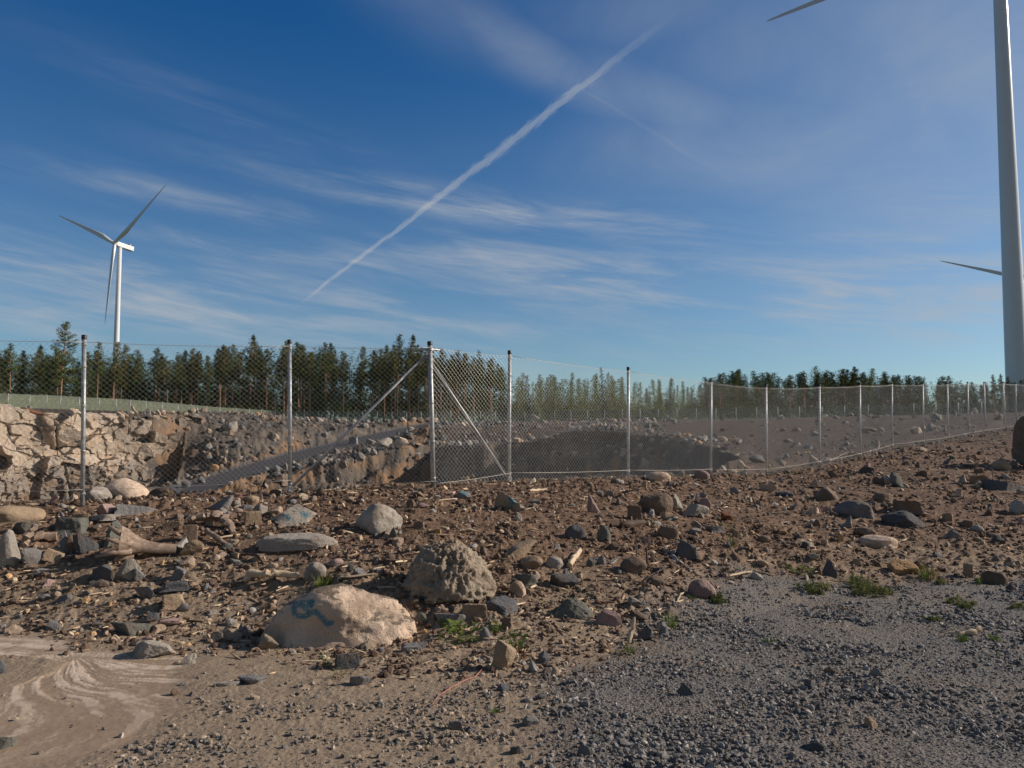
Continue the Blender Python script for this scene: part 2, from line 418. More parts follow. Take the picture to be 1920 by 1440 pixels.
def tube(P, R, n=6, seed=0, rough=0.0, caps=True):
    """tapered tube along points P with radii R"""
    P = np.asarray(P, float); R = np.asarray(R, float); m = len(P); V = []
    T = np.gradient(P, axis=0); T /= np.linalg.norm(T, axis=1)[:, None] + 1e-9
    ref = np.array([0, 0, 1.0]) if abs(T[0][2]) < 0.9 else np.array([1.0, 0, 0])
    rng = np.random.default_rng(seed); prof = 1 + rough * rng.normal(size=n)
    for i in range(m):
        a = np.cross(T[i], ref); a /= np.linalg.norm(a) + 1e-9; b = np.cross(T[i], a)
        rr = R[i] * prof * (1 + rough * 0.5 * rng.normal(size=n))
        an = np.arange(n) * 2 * np.pi / n
        V.append(P[i] + rr[:, None] * (np.cos(an)[:, None] * a + np.sin(an)[:, None] * b))
    V = np.concatenate(V); q = []
    for i in range(m - 1):
        for j in range(n):
            q.append((i * n + j, i * n + (j + 1) % n, (i + 1) * n + (j + 1) % n, (i + 1) * n + j))
    q = np.array(q); t = []
    if caps:
        c0 = len(V); V = np.vstack([V, P[0], P[-1]])
        for j in range(n): t += [(c0, (j + 1) % n, j), (c0 + 1, (m - 1) * n + j, (m - 1) * n + (j + 1) % n)]
    return V, q, np.array(t, int).reshape(-1, 3)


def join(parts):
    """parts: (V, quads, tris)"""
    Vs, Q, T, o = [], [], [], 0
    for V, q, t in parts:
        Vs.append(V)
        if len(q): Q.append(np.asarray(q) + o)
        if len(t): T.append(np.asarray(t) + o)
        o += len(V)
    return np.vstack(Vs), [np.vstack(Q) if Q else np.zeros((0, 4), int), np.vstack(T) if T else np.zeros((0, 3), int)]


def box(c, s, rz=0.0):
    v = np.array([(x, y, z) for x in (-.5, .5) for y in (-.5, .5) for z in (-.5, .5)]) * np.asarray(s)
    cc, ss = math.cos(rz), math.sin(rz); v = np.stack([v[:, 0] * cc - v[:, 1] * ss, v[:, 0] * ss + v[:, 1] * cc, v[:, 2]], 1) + np.asarray(c)
    q = np.array([(0, 1, 3, 2), (4, 6, 7, 5), (0, 4, 5, 1), (2, 3, 7, 6), (0, 2, 6, 4), (1, 5, 7, 3)])
    return v, q, np.zeros((0, 3), int)


# ------------------------------------------------------------------ materials
def new_mat(name):
    m = bpy.data.materials.new(name); m.use_nodes = True; m.node_tree.nodes.clear(); return m, NB(m.node_tree)


def finish(N, color, rough=0.85, bump=None, bstr=0.3, bdist=0.02, metallic=0.0, spec=0.3):
    p = N.node('ShaderNodeBsdfPrincipled', None, {'Base Color': color, 'Roughness': rough, 'Metallic': metallic, 'Specular IOR Level': spec})
    if bump is not None:
        b = N.node('ShaderNodeBump', None, {'Height': bump, 'Strength': bstr, 'Distance': bdist}); N.l.new(b.outputs[0], p.inputs['Normal'])
    o = N.node('ShaderNodeOutputMaterial'); N.l.new(p.outputs[0], o.inputs[0]); return p


def objco(N): return N.node('ShaderNodeTexCoord').outputs['Object']


def rock_mat(name, base, alt, dark, speck=90.0, stain=0.0, veins=0.0):
    m, N = new_mat(name); oc = objco(N); ri = N.node('ShaderNodeObjectInfo').outputs['Random']
    vec = N.vm('ADD', oc, N.comb(N.m('MULTIPLY', ri, 37.0), N.m('MULTIPLY', ri, 11.0), 0.0))
    a = N.noise(vec, 4.0, 5, 0.6); b = N.noise(vec, speck, 3, 0.7); c = N.noise(vec, 16.0, 6, 0.65)
    col = N.mix(N.ramp(a, 0.35, 0.65), base, alt)
    col = N.mix(N.m('MULTIPLY', N.ramp(b, 0.52, 0.72), 0.55), col, dark)
    col = N.mix(N.m('MULTIPLY', N.ramp(c, 0.55, 0.8), 0.5), col, tuple(v * 1.5 for v in alt))
    # soil dust caught in the low parts of the surface
    d = N.noise(vec, 2.2, 4, 0.6)
    col = N.mix(N.m('MULTIPLY', N.ramp(d, 0.50, 0.68), 0.55), col, (0.16, 0.105, 0.070))
    hv = N.node('ShaderNodeHueSaturation', None, {'Value': N.ramp(ri, 0, 1, 0.82, 1.18, False), 'Color': col}).outputs[0]
    h = N.m('ADD', N.m('MULTIPLY', c, 1.0), N.m('MULTIPLY', b, 0.35))
    finish(N, hv, 0.88, h, 1.0, 0.03)
    return m


RM = {
    'tan': rock_mat('tan_granite', (0.40, 0.29, 0.19), (0.30, 0.22, 0.15), (0.12, 0.09, 0.07)),
    'cream': rock_mat('cream_granite', (0.62, 0.475, 0.36), (0.50, 0.37, 0.27), (0.18, 0.12, 0.08)),
    'pale': rock_mat('pale_granite', (0.42, 0.37, 0.31), (0.33, 0.29, 0.25), (0.14, 0.12, 0.11)),
    'grey': rock_mat('grey_granite', (0.25, 0.235, 0.225), (0.19, 0.18, 0.175), (0.07, 0.07, 0.07)),
    'green': rock_mat('grey_green_stone', (0.20, 0.19, 0.16), (0.14, 0.14, 0.12), (0.06, 0.06, 0.055)),
    'dark': rock_mat('dark_bluish_rock', (0.125, 0.125, 0.130), (0.085, 0.087, 0.092), (0.16, 0.16, 0.17)),
    'brown': rock_mat('brown_stone', (0.22, 0.155, 0.11), (0.16, 0.115, 0.085), (0.08, 0.055, 0.045)),
    'pink': rock_mat('pink_granite', (0.42, 0.28, 0.25), (0.33, 0.23, 0.21), (0.15, 0.10, 0.10)),
    'orange': rock_mat('orange_stone', (0.50, 0.30, 0.14), (0.40, 0.24, 0.12), (0.2, 0.12, 0.07)),
    'rust': rock_mat('rusty_rock', (0.10, 0.05, 0.03), (0.30, 0.12, 0.045), (0.03, 0.02, 0.02)),
    'clod': rock_mat('dried_grey_clay', (0.34, 0.275, 0.205), (0.27, 0.215, 0.16), (0.12, 0.09, 0.07), 60),
}


def col_mat(name, rough=0.85, var=0.25, bscale=60.0, bstr=0.5):
    m, N = new_mat(name); c = N.node('ShaderNodeAttribute', {'attribute_name': 'Col'}).outputs['Color']; oc = objco(N)
    n = N.noise(oc, bscale, 4, 0.65); c2 = N.mix(1.0, c, N.comb(*(N.ramp(n, 0.25, 0.75, 1 - var, 1 + var),) * 3), 'MULTIPLY')
    finish(N, c2, rough, n, bstr, 0.01); return m


M_STONES = col_mat('loose_stones'); M_RUBBLE = col_mat('blasted_rubble', bscale=6.0); M_CHIPS = col_mat('wood_chips', bscale=150.0); RMIX = col_mat('slope_rocks', bscale=25.0, bstr=.8, var=.35)


def wood_mat(name, a, b):
    m, N = new_mat(name); oc = objco(N)
    n = N.noise(N.vm('MULTIPLY', oc, (1, 1, 1)), 9.0, 6, 0.7, 1.5); g = N.noise(N.vm('MULTIPLY', oc, (12.0, 40.0, 70.0)), 1.0, 4, 0.6)
    f = N.m('ADD', N.m('MULTIPLY', n, 0.7), N.m('MULTIPLY', g, 0.3))
    finish(N, N.mix(N.ramp(f, 0.3, 0.7), b, a), 0.8, f, 0.8, 0.01); return m


M_DRIFT = wood_mat('weathered_driftwood', (0.42, 0.32, 0.24), (0.16, 0.105, 0.075))
M_PALEWOOD = wood_mat('bleached_wood', (0.68, 0.54, 0.38), (0.42, 0.30, 0.19))
M_DARKWOOD = wood_mat('dark_damp_root', (0.11, 0.07, 0.05), (0.05, 0.034, 0.027))


def plain(name, col, rough=0.5, metallic=0.0, spec=0.5, var=0.1, scale=8.0, bstr=0.1):
    m, N = new_mat(name); n = N.noise(objco(N), scale, 5, 0.6)
    c = N.mix(1.0, col, N.comb(*(N.ramp(n, 0.25, 0.75, 1 - var, 1 + var),) * 3), 'MULTIPLY')
    finish(N, c, rough, n, bstr, 0.005, metallic, spec); return m


M_GALV = plain('galvanised_steel', (0.42, 0.425, 0.43), 0.5, 0.5, 0.5, 0.35, 22.0)
M_WIRE = plain('galvanised_wire', (0.44, 0.42, 0.385), 0.5, 0.35, 0.6, 0.1, 30.0, 0.0)
M_CAP = plain('black_plastic_cap', (0.02, 0.018, 0.018), 0.5)
M_ROPE = plain('pale_tension_wire', (0.62, 0.56, 0.46), 0.6)
M_TURB = plain('turbine_white_paint', (0.70, 0.72, 0.74), 0.22, 0.0, 0.5, 0.03, 0.3, 0.0)
M_COOL = plain('cooler_grey', (0.25, 0.25, 0.25), 0.6)

# ground material -----------------------------------------------------------
mg, N = new_mat('ground')
oc = objco(N)
A1 = N.node('ShaderNodeAttribute', {'attribute_name': 'm1'}); A2 = N.node('ShaderNodeAttribute', {'attribute_name': 'm2'})
s1 = N.node('ShaderNodeSeparateColor'); N.l.new(A1.outputs['Color'], s1.inputs[0]); s2 = N.node('ShaderNodeSeparateColor'); N.l.new(A2.outputs['Color'], s2.inputs[0])
gM, siM, laM = s1.outputs; grM, piM, raM = s2.outputs
fiM = A1.outputs['Alpha']; waM = A2.outputs['Alpha']
nb = N.noise(oc, 0.9, 5, 0.6); nm = N.noise(oc, 7.0, 6, 0.65); nf = N.noise(oc, 45.0, 5, 0.7); nff = N.noise(oc, 190.0, 3, 0.7)
vor = N.node('ShaderNodeTexVoronoi', {'feature': 'F1'}, {'Vector': oc, 'Scale': 55.0}); vor2 = N.node('ShaderNodeTexVoronoi', {'feature': 'F1'}, {'Vector': oc, 'Scale': 130.0})
soil = N.mix(N.ramp(nm, 0.35, 0.68), (0.122, 0.076, 0.051), (0.240, 0.156, 0.105))
soil = N.mix(N.m('MULTIPLY', N.ramp(nf, 0.5, 0.72), 0.7), soil, (0.055, 0.034, 0.024))
soil = N.mix(N.m('MULTIPLY', N.ramp(nff, 0.58, 0.75), 0.6), soil, (0.34, 0.25, 0.17))
# the foot of the slope is drier, sandier earth
grey_soil = N.mix(N.ramp(nf, 0.3, 0.7), (0.36, 0.275, 0.195), (0.25, 0.19, 0.135))
soil = N.mix(N.m('MULTIPLY', fiM, 1.0), soil, grey_soil)
grit = N.mix(N.ramp(vor.outputs['Distance'], 0.1, 0.6), (0.215, 0.198, 0.180), (0.125, 0.115, 0.105))
cellv = N.node('ShaderNodeSeparateColor'); N.l.new(vor2.outputs['Color'], cellv.inputs[0])
grit = N.mix(N.ramp(cellv.outputs[0], 0.2, 0.9, 0.0, 0.6), grit, (0.27, 0.25, 0.235))
grit = N.mix(N.m('MULTIPLY', N.ramp(nb, 0.44, 0.66), 0.6), grit, (0.22, 0.175, 0.135))
moss = N.m('MULTIPLY', N.ramp(N.noise(oc, 2.3, 4, 0.6), 0.60, 0.70), N.m('MULTIPLY', N.ramp(nm, 0.45, 0.6), 0.55))
silt = N.mix(N.ramp(nf, 0.3, 0.7), (0.335, 0.245, 0.172), (0.265, 0.192, 0.135))
silt = N.mix(N.m('MULTIPLY', N.ramp(nb, 0.42, 0.66), 0.5), silt, (0.235, 0.170, 0.118))
silt = N.mix(N.m('MULTIPLY', N.ramp(nm, 0.52, 0.70), 0.45), silt, (0.20, 0.145, 0.105))
silt = N.mix(laM, silt, (0.64, 0.51, 0.40))
rockc = N.mix(N.ramp(N.noise(oc, 0.35, 6, 0.65), 0.38, 0.62), (0.165, 0.135, 0.108), (0.090, 0.082, 0.076))
rockc = N.mix(N.m('MULTIPLY', N.ramp(N.noise(oc, 1.7, 6, 0.7), 0.5, 0.7), 0.55), rockc, (0.24, 0.185, 0.14))
rockc = N.mix(N.m('MULTIPLY', N.ramp(N.noise(oc, 0.12, 3, 0.6), 0.5, 0.62), 0.6), rockc, (0.30, 0.17, 0.085))
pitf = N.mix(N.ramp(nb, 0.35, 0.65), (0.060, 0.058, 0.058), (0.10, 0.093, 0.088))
far_soil = N.mix(N.ramp(N.noise(oc, 1.3, 6, 0.7), 0.35, 0.7), (0.050, 0.039, 0.033), (0.115, 0.083, 0.064))
yy = N.xyz(oc)
c = N.mix(N.ramp(N.vm('LENGTH', oc), 22, 40), soil, far_soil)
c = N.mix(gM, c, grit)
c = N.mix(N.m('MULTIPLY', moss, N.m('ADD', N.m('MULTIPLY', gM, 0.6), fiM)), c, (0.105, 0.100, 0.030))
c = N.mix(siM, c, silt)
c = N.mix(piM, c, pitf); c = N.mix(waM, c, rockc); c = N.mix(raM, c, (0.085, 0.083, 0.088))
c = N.mix(grM, c, N.mix(N.ramp(nb, 0.3, 0.7), (0.050, 0.072, 0.022), (0.10, 0.10, 0.04)))
hb = N.m('ADD', N.m('MULTIPLY', nm, 0.8), N.m('ADD', N.m('MULTIPLY', nf, 0.5), N.m('MULTIPLY', nff, 0.18)))
hb = N.m('ADD', hb, N.m('MULTIPLY', N.m('MULTIPLY', vor.outputs['Distance'], -0.5), gM))
hb = N.m('MULTIPLY', hb, N.m('SUBTRACT', 1.0, N.m('MULTIPLY', siM, 0.8)))
big = N.m('MULTIPLY', N.m('ADD', N.noise(oc, 1.2, 6, 0.7), N.noise(oc, 0.4, 5, 0.65)), N.m('MULTIPLY', N.m('ADD', waM, piM), 6.0))
finish(N, c, 0.92, N.m('ADD', hb, big), 0.7, 0.035, 0.0, 0.15)

# ------------------------------------------------------------------ ground sheet (one polar grid, finest where it is seen closest)
ang = np.concatenate([np.radians(np.linspace(-180, -39, 60))[:-1], np.radians(np.linspace(-39, 39, 1150)), np.radians(np.linspace(39, 180, 60))[1:-1]])
rad = np.concatenate([[0.3, 0.8, 1.4, 2.0], np.geomspace(2.4, 14, 620), np.geomspace(14.05, 60, 200)[1:], np.geomspace(60.5, 190, 230)[1:], np.geomspace(192, 6000, 30)[1:]])
AA, RR = np.meshgrid(ang, rad); GX = RR * np.sin(AA); GY = RR * np.cos(AA)
gzv, gm_, sm_, la_, fm_, gr_, pi_, ra_, wa_ = terrain(GX.ravel(), GY.ravel(), True)
yEg = np.interp(GX.ravel(), EX, EY)
SAND = [tuple(hit(a, b)[:2]) for a, b in ((-80, 1085), (150, 1078), (270, 1052), (380, 1046), (430, 1062), (500, 1108), (492, 1200), (250, 1215), (-80, 1200))]
snd = sst(-.25, .3, poly_sd(GX.ravel(), GY.ravel(), SAND) + .35 * fbm(GX.ravel() * 1.4, GY.ravel() * 1.4, 4, 96)) * .85
snd = snd * (1 - sm_) * (1 - gm_); fm_ = np.maximum(fm_, snd)
fm2 = np.maximum(fm_, (1 - sst(-0.2, 2.1, GY.ravel() - yEg + 1.0 * fbm(GX.ravel() * 0.8, GY.ravel() * 0.8, 3, 95))) * (1 - gm_))
gzv = np.where(RR.ravel() > 190, np.minimum(gzv, 6 + 0 * gzv) * 0 + 6.0 + (gzv - 6.0) * np.exp(-(RR.ravel() - 190) / 60), gzv)
na, nr = len(ang), len(rad); ii = np.arange(na * nr).reshape(nr, na)
i0 = ii[:-1]; i1 = ii[1:]; q = np.stack([i0, np.roll(i0, -1, 1), np.roll(i1, -1, 1), i1], -1).reshape(-1, 4)
V = np.stack([GX.ravel(), GY.ravel(), gzv], 1)
V = np.vstack([V, [0, 0, gz(0, 0.3)]]); ctri = np.stack([np.full(na, len(V) - 1), ii[0], np.roll(ii[0], -1)], 1)
m1 = np.stack([gm_, sm_, la_, fm2], 1); m2 = np.stack([gr_, pi_, ra_, wa_], 1); z4 = np.zeros((1, 4))
gme = make_mesh('ground', V, [q, ctri], mg, True, {'m1': np.vstack([m1, z4]), 'm2': np.vstack([m2, z4])})
tag(link('ground', gme), 'brown stony earth sloping to grey gravel, with a quarry pit beyond the fence', None, None, 'structure')

# ------------------------------------------------------------------ blasted rock face on the left side of the pit
mc, N = new_mat('blasted_granite_face'); oc = objco(N)
bc = N.node('ShaderNodeAttribute', {'attribute_name': 'Col'}).outputs['Color']
a = N.noise(oc, 0.9, 6, 0.65); b = N.noise(oc, 5.0, 6, 0.7)
c = N.mix(N.m('MULTIPLY', N.ramp(a, 0.45, 0.7), 0.5), bc, (0.42, 0.24, 0.12))
c = N.mix(N.m('MULTIPLY', N.ramp(b, 0.5, 0.75), 0.5), c, (0.16, 0.13, 0.11))
finish(N, c, 0.9, N.m('ADD', N.m('MULTIPLY', a, 1.5), b), 0.8, 0.12)
CP = np.array([(-71, 50), (-65.5, 60), (-61.5, 75), (-57.0, 90), (-50, 99.5), (-44.5, 106.5), (-41.8, 111.5)]); 
seg = np.r_[0, np.cumsum(np.linalg.norm(np.diff(CP, axis=0), axis=1))]; LEN = seg[-1]
su = np.arange(0, LEN, 0.085); tv = np.linspace(0, 1, 150)
SU, TV = np.meshgrid(su, tv); SUf, TVf = SU.ravel(), TV.ravel()
cx = np.interp(SUf, seg, CP[:, 0]); cy = np.interp(SUf, seg, CP[:, 1]); dxs = np.interp(SUf + 1.5, seg, CP[:, 0]) - np.interp(SUf - 1.5, seg, CP[:, 0]); dys = np.interp(SUf + 1.5, seg, CP[:, 1]) - np.interp(SUf - 1.5, seg, CP[:, 1])
ll = np.hypot(dxs, dys); nxx, nyy = dys / ll, -dxs / ll
top = np.interp(cy, [80, 90, 99, 108], [5.6, 5.5, 5.05, 4.85]) + 0.25 + 0.35 * fbm(SUf * 0.5, SUf * 0, 3, 301); HH = top + 6.2
hb0 = _h(np.floor(SUf / 2.3 + .4 * np.sin(SUf)), SUf * 0, SUf * 0, 77) / 4294967296.0; zz = top - HH * TVf - (0.9 * hb0 * hb0 + .15 * n2d(SUf * 2, SUf * 0, 78)) * (1 - sst(0.0, 0.35, TVf))
rng = np.random.default_rng(5)
wx = SUf + 0.8 * fbm(SUf * 0.3, zz * 0.3, 4, 302, .6); wz = zz + 0.8 * fbm(SUf * 0.3, zz * 0.3, 4, 303, .6) + 0.10 * SUf * 0


def voro(x, z, cell, seed, jit=0.85, asp=1.0, fl=0.5):
    gx, gz_ = x / cell, z / (cell * asp); ix, iz = np.floor(gx), np.floor(gz_); f1 = np.full(x.shape, 9.0); f2 = f1.copy(); h1 = np.zeros(x.shape); lx = np.zeros(x.shape); lz = np.zeros(x.shape)
    for a_ in (-1, 0, 1):
        for b_ in (-1, 0, 1):
            cxx, czz = ix + a_, iz + b_; o = np.zeros_like(cxx)
            jx = _h(cxx, czz, o, seed) / 4294967296.0; jz = _h(cxx, czz, o, seed + 9) / 4294967296.0; hh = _h(cxx, czz, o, seed + 5) / 4294967296.0
            ddx = (gx - (cxx + 0.5 + (jx - .5) * jit)); ddz = (gz_ - (czz + 0.5 + (jz - .5) * jit)); d = np.maximum(np.abs(ddx), np.abs(ddz)) * fl + np.hypot(ddx, ddz) * (1 - fl)
            cl = d < f1; f2 = np.where(cl, f1, np.minimum(f2, d)); h1 = np.where(cl, hh, h1); lx = np.where(cl, ddx, lx); lz = np.where(cl, ddz, lz); f1 = np.minimum(f1, d)
    return f2 - f1, h1, lx, lz


e1, h1, lx1, lz1 = voro(wx + 0.25 * wz, wz - 0.08 * wx, 4.3, 401, 0.85, 0.62, 0.8); e2, h2, lx2, lz2 = voro(wx + 3, wz, 1.7, 402, 0.9, 0.8, 0.6); e3, h3, lx3, lz3 = voro(wx + 9, wz * 1.3, 0.62, 403, 1.0, 0.9, 0.1)
e0, h0, lx0, lz0 = voro(wx + 0.35 * wz + 5, wz, 8.5, 411, 1.0, 0.9, 0.2)
joint = 1 - sst(0.0, 0.10, np.abs(((wx + 0.22 * wz) / 4.6) % 1.0 - 0.5) * 2)
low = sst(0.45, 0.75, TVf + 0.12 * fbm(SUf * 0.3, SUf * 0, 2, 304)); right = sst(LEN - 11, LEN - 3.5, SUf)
gap = (1 - sst(0.0, 0.035, e1)) * (0.04 + 1.6 * (h1 > 0.68)) + 0.5 * joint * (h2 > .5); gap2 = (1 - sst(0.0, 0.04, e2)) * 0.12 * (h2 > 0.6)
off = 1.3 * (h0 - .5) + 2.4 * lx0 * (((h0 * 5.3) % 1) - .6) + 2.0 * (h1 - 0.5) * (1 - 0.4 * low) + 2.6 * lx1 * (((h1 * 7.3) % 1) - 0.5) + 2.2 * lz1 * (((h1 * 13.7) % 1) - 0.35) + 0.42 * (h2 - 0.5) + 0.7 * lx2 * (((h2 * 9.1) % 1) - 0.5) + 0.07 * (h3 - .5) * (1 + 4 * low) - gap * 0.9 * (1 - 0.5 * low) - gap2 + 0.16 * fbm(SUf * 0.9, zz * 0.9, 4, 305, 0.5) + low * 0.9 + 0.5
off = off - 1.1 * sst(0.04, 0.0, TVf) - 2.6 * right * (1 - .5 * h0)
V = np.stack([cx + nxx * off, cy + nyy * off, zz], 1)
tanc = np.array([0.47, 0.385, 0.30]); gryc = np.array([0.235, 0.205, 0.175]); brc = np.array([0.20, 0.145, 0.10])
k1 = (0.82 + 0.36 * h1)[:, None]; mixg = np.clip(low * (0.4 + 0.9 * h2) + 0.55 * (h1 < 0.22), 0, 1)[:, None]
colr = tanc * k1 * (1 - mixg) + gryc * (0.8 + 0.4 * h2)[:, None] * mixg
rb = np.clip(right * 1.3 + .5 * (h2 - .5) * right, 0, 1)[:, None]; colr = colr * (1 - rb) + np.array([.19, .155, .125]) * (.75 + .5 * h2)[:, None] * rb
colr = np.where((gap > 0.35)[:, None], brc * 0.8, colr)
nu, nt = len(su), len(tv); ii = np.arange(nu * nt).reshape(nt, nu); q = np.stack([ii[:-1, :-1], ii[1:, :-1], ii[1:, 1:], ii[:-1, 1:]], -1).reshape(-1, 4)
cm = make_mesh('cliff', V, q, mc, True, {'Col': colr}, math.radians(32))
tag(link('cliff', cm), 'fractured tan granite rock face on the left side of the quarry pit', None, None, 'structure')

# ------------------------------------------------------------------ rock shapes
ICO = {}
def ico(n):
    if n not in ICO:
        bm = bmesh.new(); bmesh.ops.create_icosphere(bm, subdivisions=n, radius=1.0); bm.verts.ensure_lookup_table()
        ICO[n] = (np.array([v.co[:] for v in bm.verts]), np.array([[v.index for v in f.verts] for f in bm.faces])); bm.free()
    return ICO[n]


def rock_geo(seed, shape, lvl=4):
    rng = np.random.default_rng(seed); D, T = ico(lvl)
    if shape in ('angular', 'slab', 'wedge', 'pointed', 'block'):
        K = {'block': 5, 'slab': 9}.get(shape, 13)
        n = rng.normal(size=(K, 3)); n /= np.linalg.norm(n, axis=1)[:, None]; h = rng.uniform(0.62, 1.0, K)
        if shape == 'block':
            n = np.vstack([n, [(1, .1, .1), (-1, .05, 0), (0, 1, .1), (.1, -1, 0), (0, .12, 1), (0, 0, -1)]]); h = np.r_[h + .25, .8, .8, .75, .75, .6, .6]
        if shape == 'slab': n = np.vstack([n, [(.06, .12, 1), (0, 0, -1)]]); h = np.r_[h, .38, .4]
        if shape == 'wedge': n = np.vstack([n, [(.45, -.1, .8), (-1, 0.2, .25)]]); h = np.r_[h, .42, .6]
        if shape == 'pointed': n = np.vstack([n, [(.85, 0, .5), (-.8, .3, .42), (0, -.85, .5), (0.1, .9, .45)]]); h = np.r_[h, .40, .42, .42, .45]
        n /= np.linalg.norm(n, axis=1)[:, None]
        dn = D @ n.T; rr = np.where(dn > 0.05, h[None] / np.maximum(dn, 0.05), 9.0)
        p = 26.0; r = (rr ** -p).sum(1) ** (-1 / p); P = D * r[:, None]
        P += D * (0.09 * fbm3(P * 2.3 + seed, 4, seed) + 0.028 * fbm3(P * 9 + seed, 2, seed + 3))[:, None]
    elif shape == 'clod':
        Dz = np.maximum(D[:, 2], -0.12); rad = np.sqrt(np.maximum(1 - np.clip(Dz, 0, 1) ** 2, 0)); hor = D[:, :2] / (np.linalg.norm(D[:, :2], axis=1)[:, None] + 1e-6)
        zt = np.clip(Dz, 0, 1); rc = (1 - zt) ** 0.8 * 0.62 + rad * 0.38
        P = np.concatenate([hor * rc[:, None], Dz[:, None]], 1); P *= (1 + 0.16 * fbm3(P * 1.9 + seed, 3, seed))[:, None]
        w = 1 - np.abs(fbm3(P * 3.6 + seed, 3, seed + 1)); w2 = 1 - np.abs(fbm3(P * 8.5 + seed, 3, seed + 2))
        P += D * (0.20 * (w - 0.8) + 0.15 * (w2 - 0.8) + 0.05 * fbm3(P * 22, 2, seed) + 0.03 * fbm3(P * 45, 1, seed + 7))[:, None]
    elif shape == 'ridge':
        n = np.array([(-.50, -.84, .16), (.42, -.62, .66), (.25, .5, .83), (-.93, .1, .30), (.90, -.1, .42), (.05, -.97, .1), (-.25, .2, .95), (.15, -.80, .55), (0, 1, .2)]); h = np.array([.62, .68, .70, .80, .92, .74, .72, .76, .8])
        n /= np.linalg.norm(n, axis=1)[:, None]; dn = D @ n.T; rr = np.where(dn > 0.05, h[None] / np.maximum(dn, 0.05), 9.0); rr = np.hstack([rr, np.full((len(D), 1), .93)])
        r = (rr ** -13.0).sum(1) ** (-1 / 13.0); P = D * r[:, None]; P[:, 2] = np.where(P[:, 2] < 0, P[:, 2], P[:, 2] * np.interp(P[:, 0], [-.95, -.6, -.3, .0, .35, .7, .95], [.45, .88, 1.12, 1.15, .92, .66, .42]))
        g_ = 1 - np.abs(fbm3(P * np.array([7.0, 3.0, 2.0]) + 3, 3, 8)); P += D * (0.09 * fbm3(P * 2.1 + seed, 4, seed) - 0.05 * (g_ ** 6) * np.clip(P[:, 0] + .2, 0, 1) + 0.02 * fbm3(P * 11, 3, seed + 3))[:, None]
    else:
        n = rng.normal(size=(7, 3)); n /= np.linalg.norm(n, axis=1)[:, None]; h = rng.uniform(0.54 if shape == 'round' else 0.66, 1.0, 7)
        dn = D @ n.T; rr = np.where(dn > 0.05, h[None] / np.maximum(dn, 0.05), 9.0); rr = np.hstack([rr, np.ones((len(D), 1))])
        p = {'round': 20.0, 'smooth': 10.0}.get(shape, 9.0); r = (rr ** -p).sum(1) ** (-1 / p); P = D * r[:, None]
        P += D * (0.13 * fbm3(P * 1.6 + seed, 4, seed) + 0.040 * fbm3(P * 6 + seed, 3, seed + 3))[:, None]
    zn = P[:, 2] / (np.abs(P[:, 2]).max() + 1e-6); lowm = np.clip(-zn, 0, .93)
    amt = {'ridge': 1.0, 'clod': 0.0, 'round': .55, 'smooth': .6}.get(shape, .7); P[:, :2] *= (1 + amt * (1 / np.sqrt(1 - lowm ** 2) - 1))[:, None]
    return P, T


HERO = []           # (px, py, short phrase) of the labelled stones, used to describe their smaller neighbours
BOX = []
LABELS = {}
rock_count = 0


def place_rock(x0, x1, y0, y1, shape, mat, label, cat='rock', name=None, depth=None, seed=None, rz=None, lvl=None, group=None, paint=None, sink=None, depth_at=None):
    global rock_count
    sink = {'round': .36, 'smooth': .38, 'slab': .30}.get(shape, .27) if sink is None else sink
    rock_count += 1; seed = seed or (rock_count * 7 + 3); rng = np.random.default_rng(seed)
    cxp = (x0 + x1) / 2
    P = hit(cxp, y1) if depth_at is None else None
    if P is None:
        r = ray(cxp, y1); P = np.array([r[0] / r[1] * depth_at, depth_at, CAMZ + r[2] / r[1] * depth_at])
    w = (x1 - x0) / F * math.hypot(P[1], 0) * 1.0
    dp = depth or w * rng.uniform(0.55, 0.8)
    dirv = P[:2] / np.linalg.norm(P[:2]); c = P[:2] + dirv * dp * 0.42
    w = (x1 - x0) / F * c[1]; zg = gz(*c)
    rt = ray(cxp, y0); ztop = CAMZ + rt[2] / rt[1] * c[1]
    hgt = max(ztop - zg, 0.16 * w); H = hgt / (1 - sink)
    lv = lvl or (5 if (x1 - x0) > 120 else 4 if (x1 - x0) > 34 else 3)
    G, T = rock_geo(seed, shape, lv)
    rz = rng.uniform(-0.5, 0.5) if rz is None else rz
    cc, ss = math.cos(rz), math.sin(rz); G = np.stack([G[:, 0] * cc - G[:, 1] * ss, G[:, 0] * ss + G[:, 1] * cc, G[:, 2]], 1)
    # tilt with the ground
    mn, mx = G.min(0), G.max(0); G = (G - (mn + mx) / 2) / (mx - mn) * np.array([w, dp, H]); G[:, 2] += H / 2 - H * sink
    yaw = -math.atan2(c[0], c[1]); cc, ss = math.cos(yaw), math.sin(yaw); G = np.stack([G[:, 0] * cc - G[:, 1] * ss, G[:, 0] * ss + G[:, 1] * cc, G[:, 2]], 1)
    mats = [RM[mat]] if isinstance(mat, str) else [mat]
    at = None
    if paint is not None:
        at = {'paint': paint(G + np.array([c[0], c[1], zg]))}
    nm = name or ('boulder' if (w > 0.42) else 'rock' if w > 0.16 else 'stone')
    me = make_mesh(nm, G, T, mats, True, at, math.radians(24) if shape not in ('smooth', 'clod') else None)
    o = link(nm, me, None, (c[0], c[1], zg)); tag(o, label, nm if name is None else cat, group)
    if ztop < 99: BOX.append((x0, x1, y0, y1))
    return o


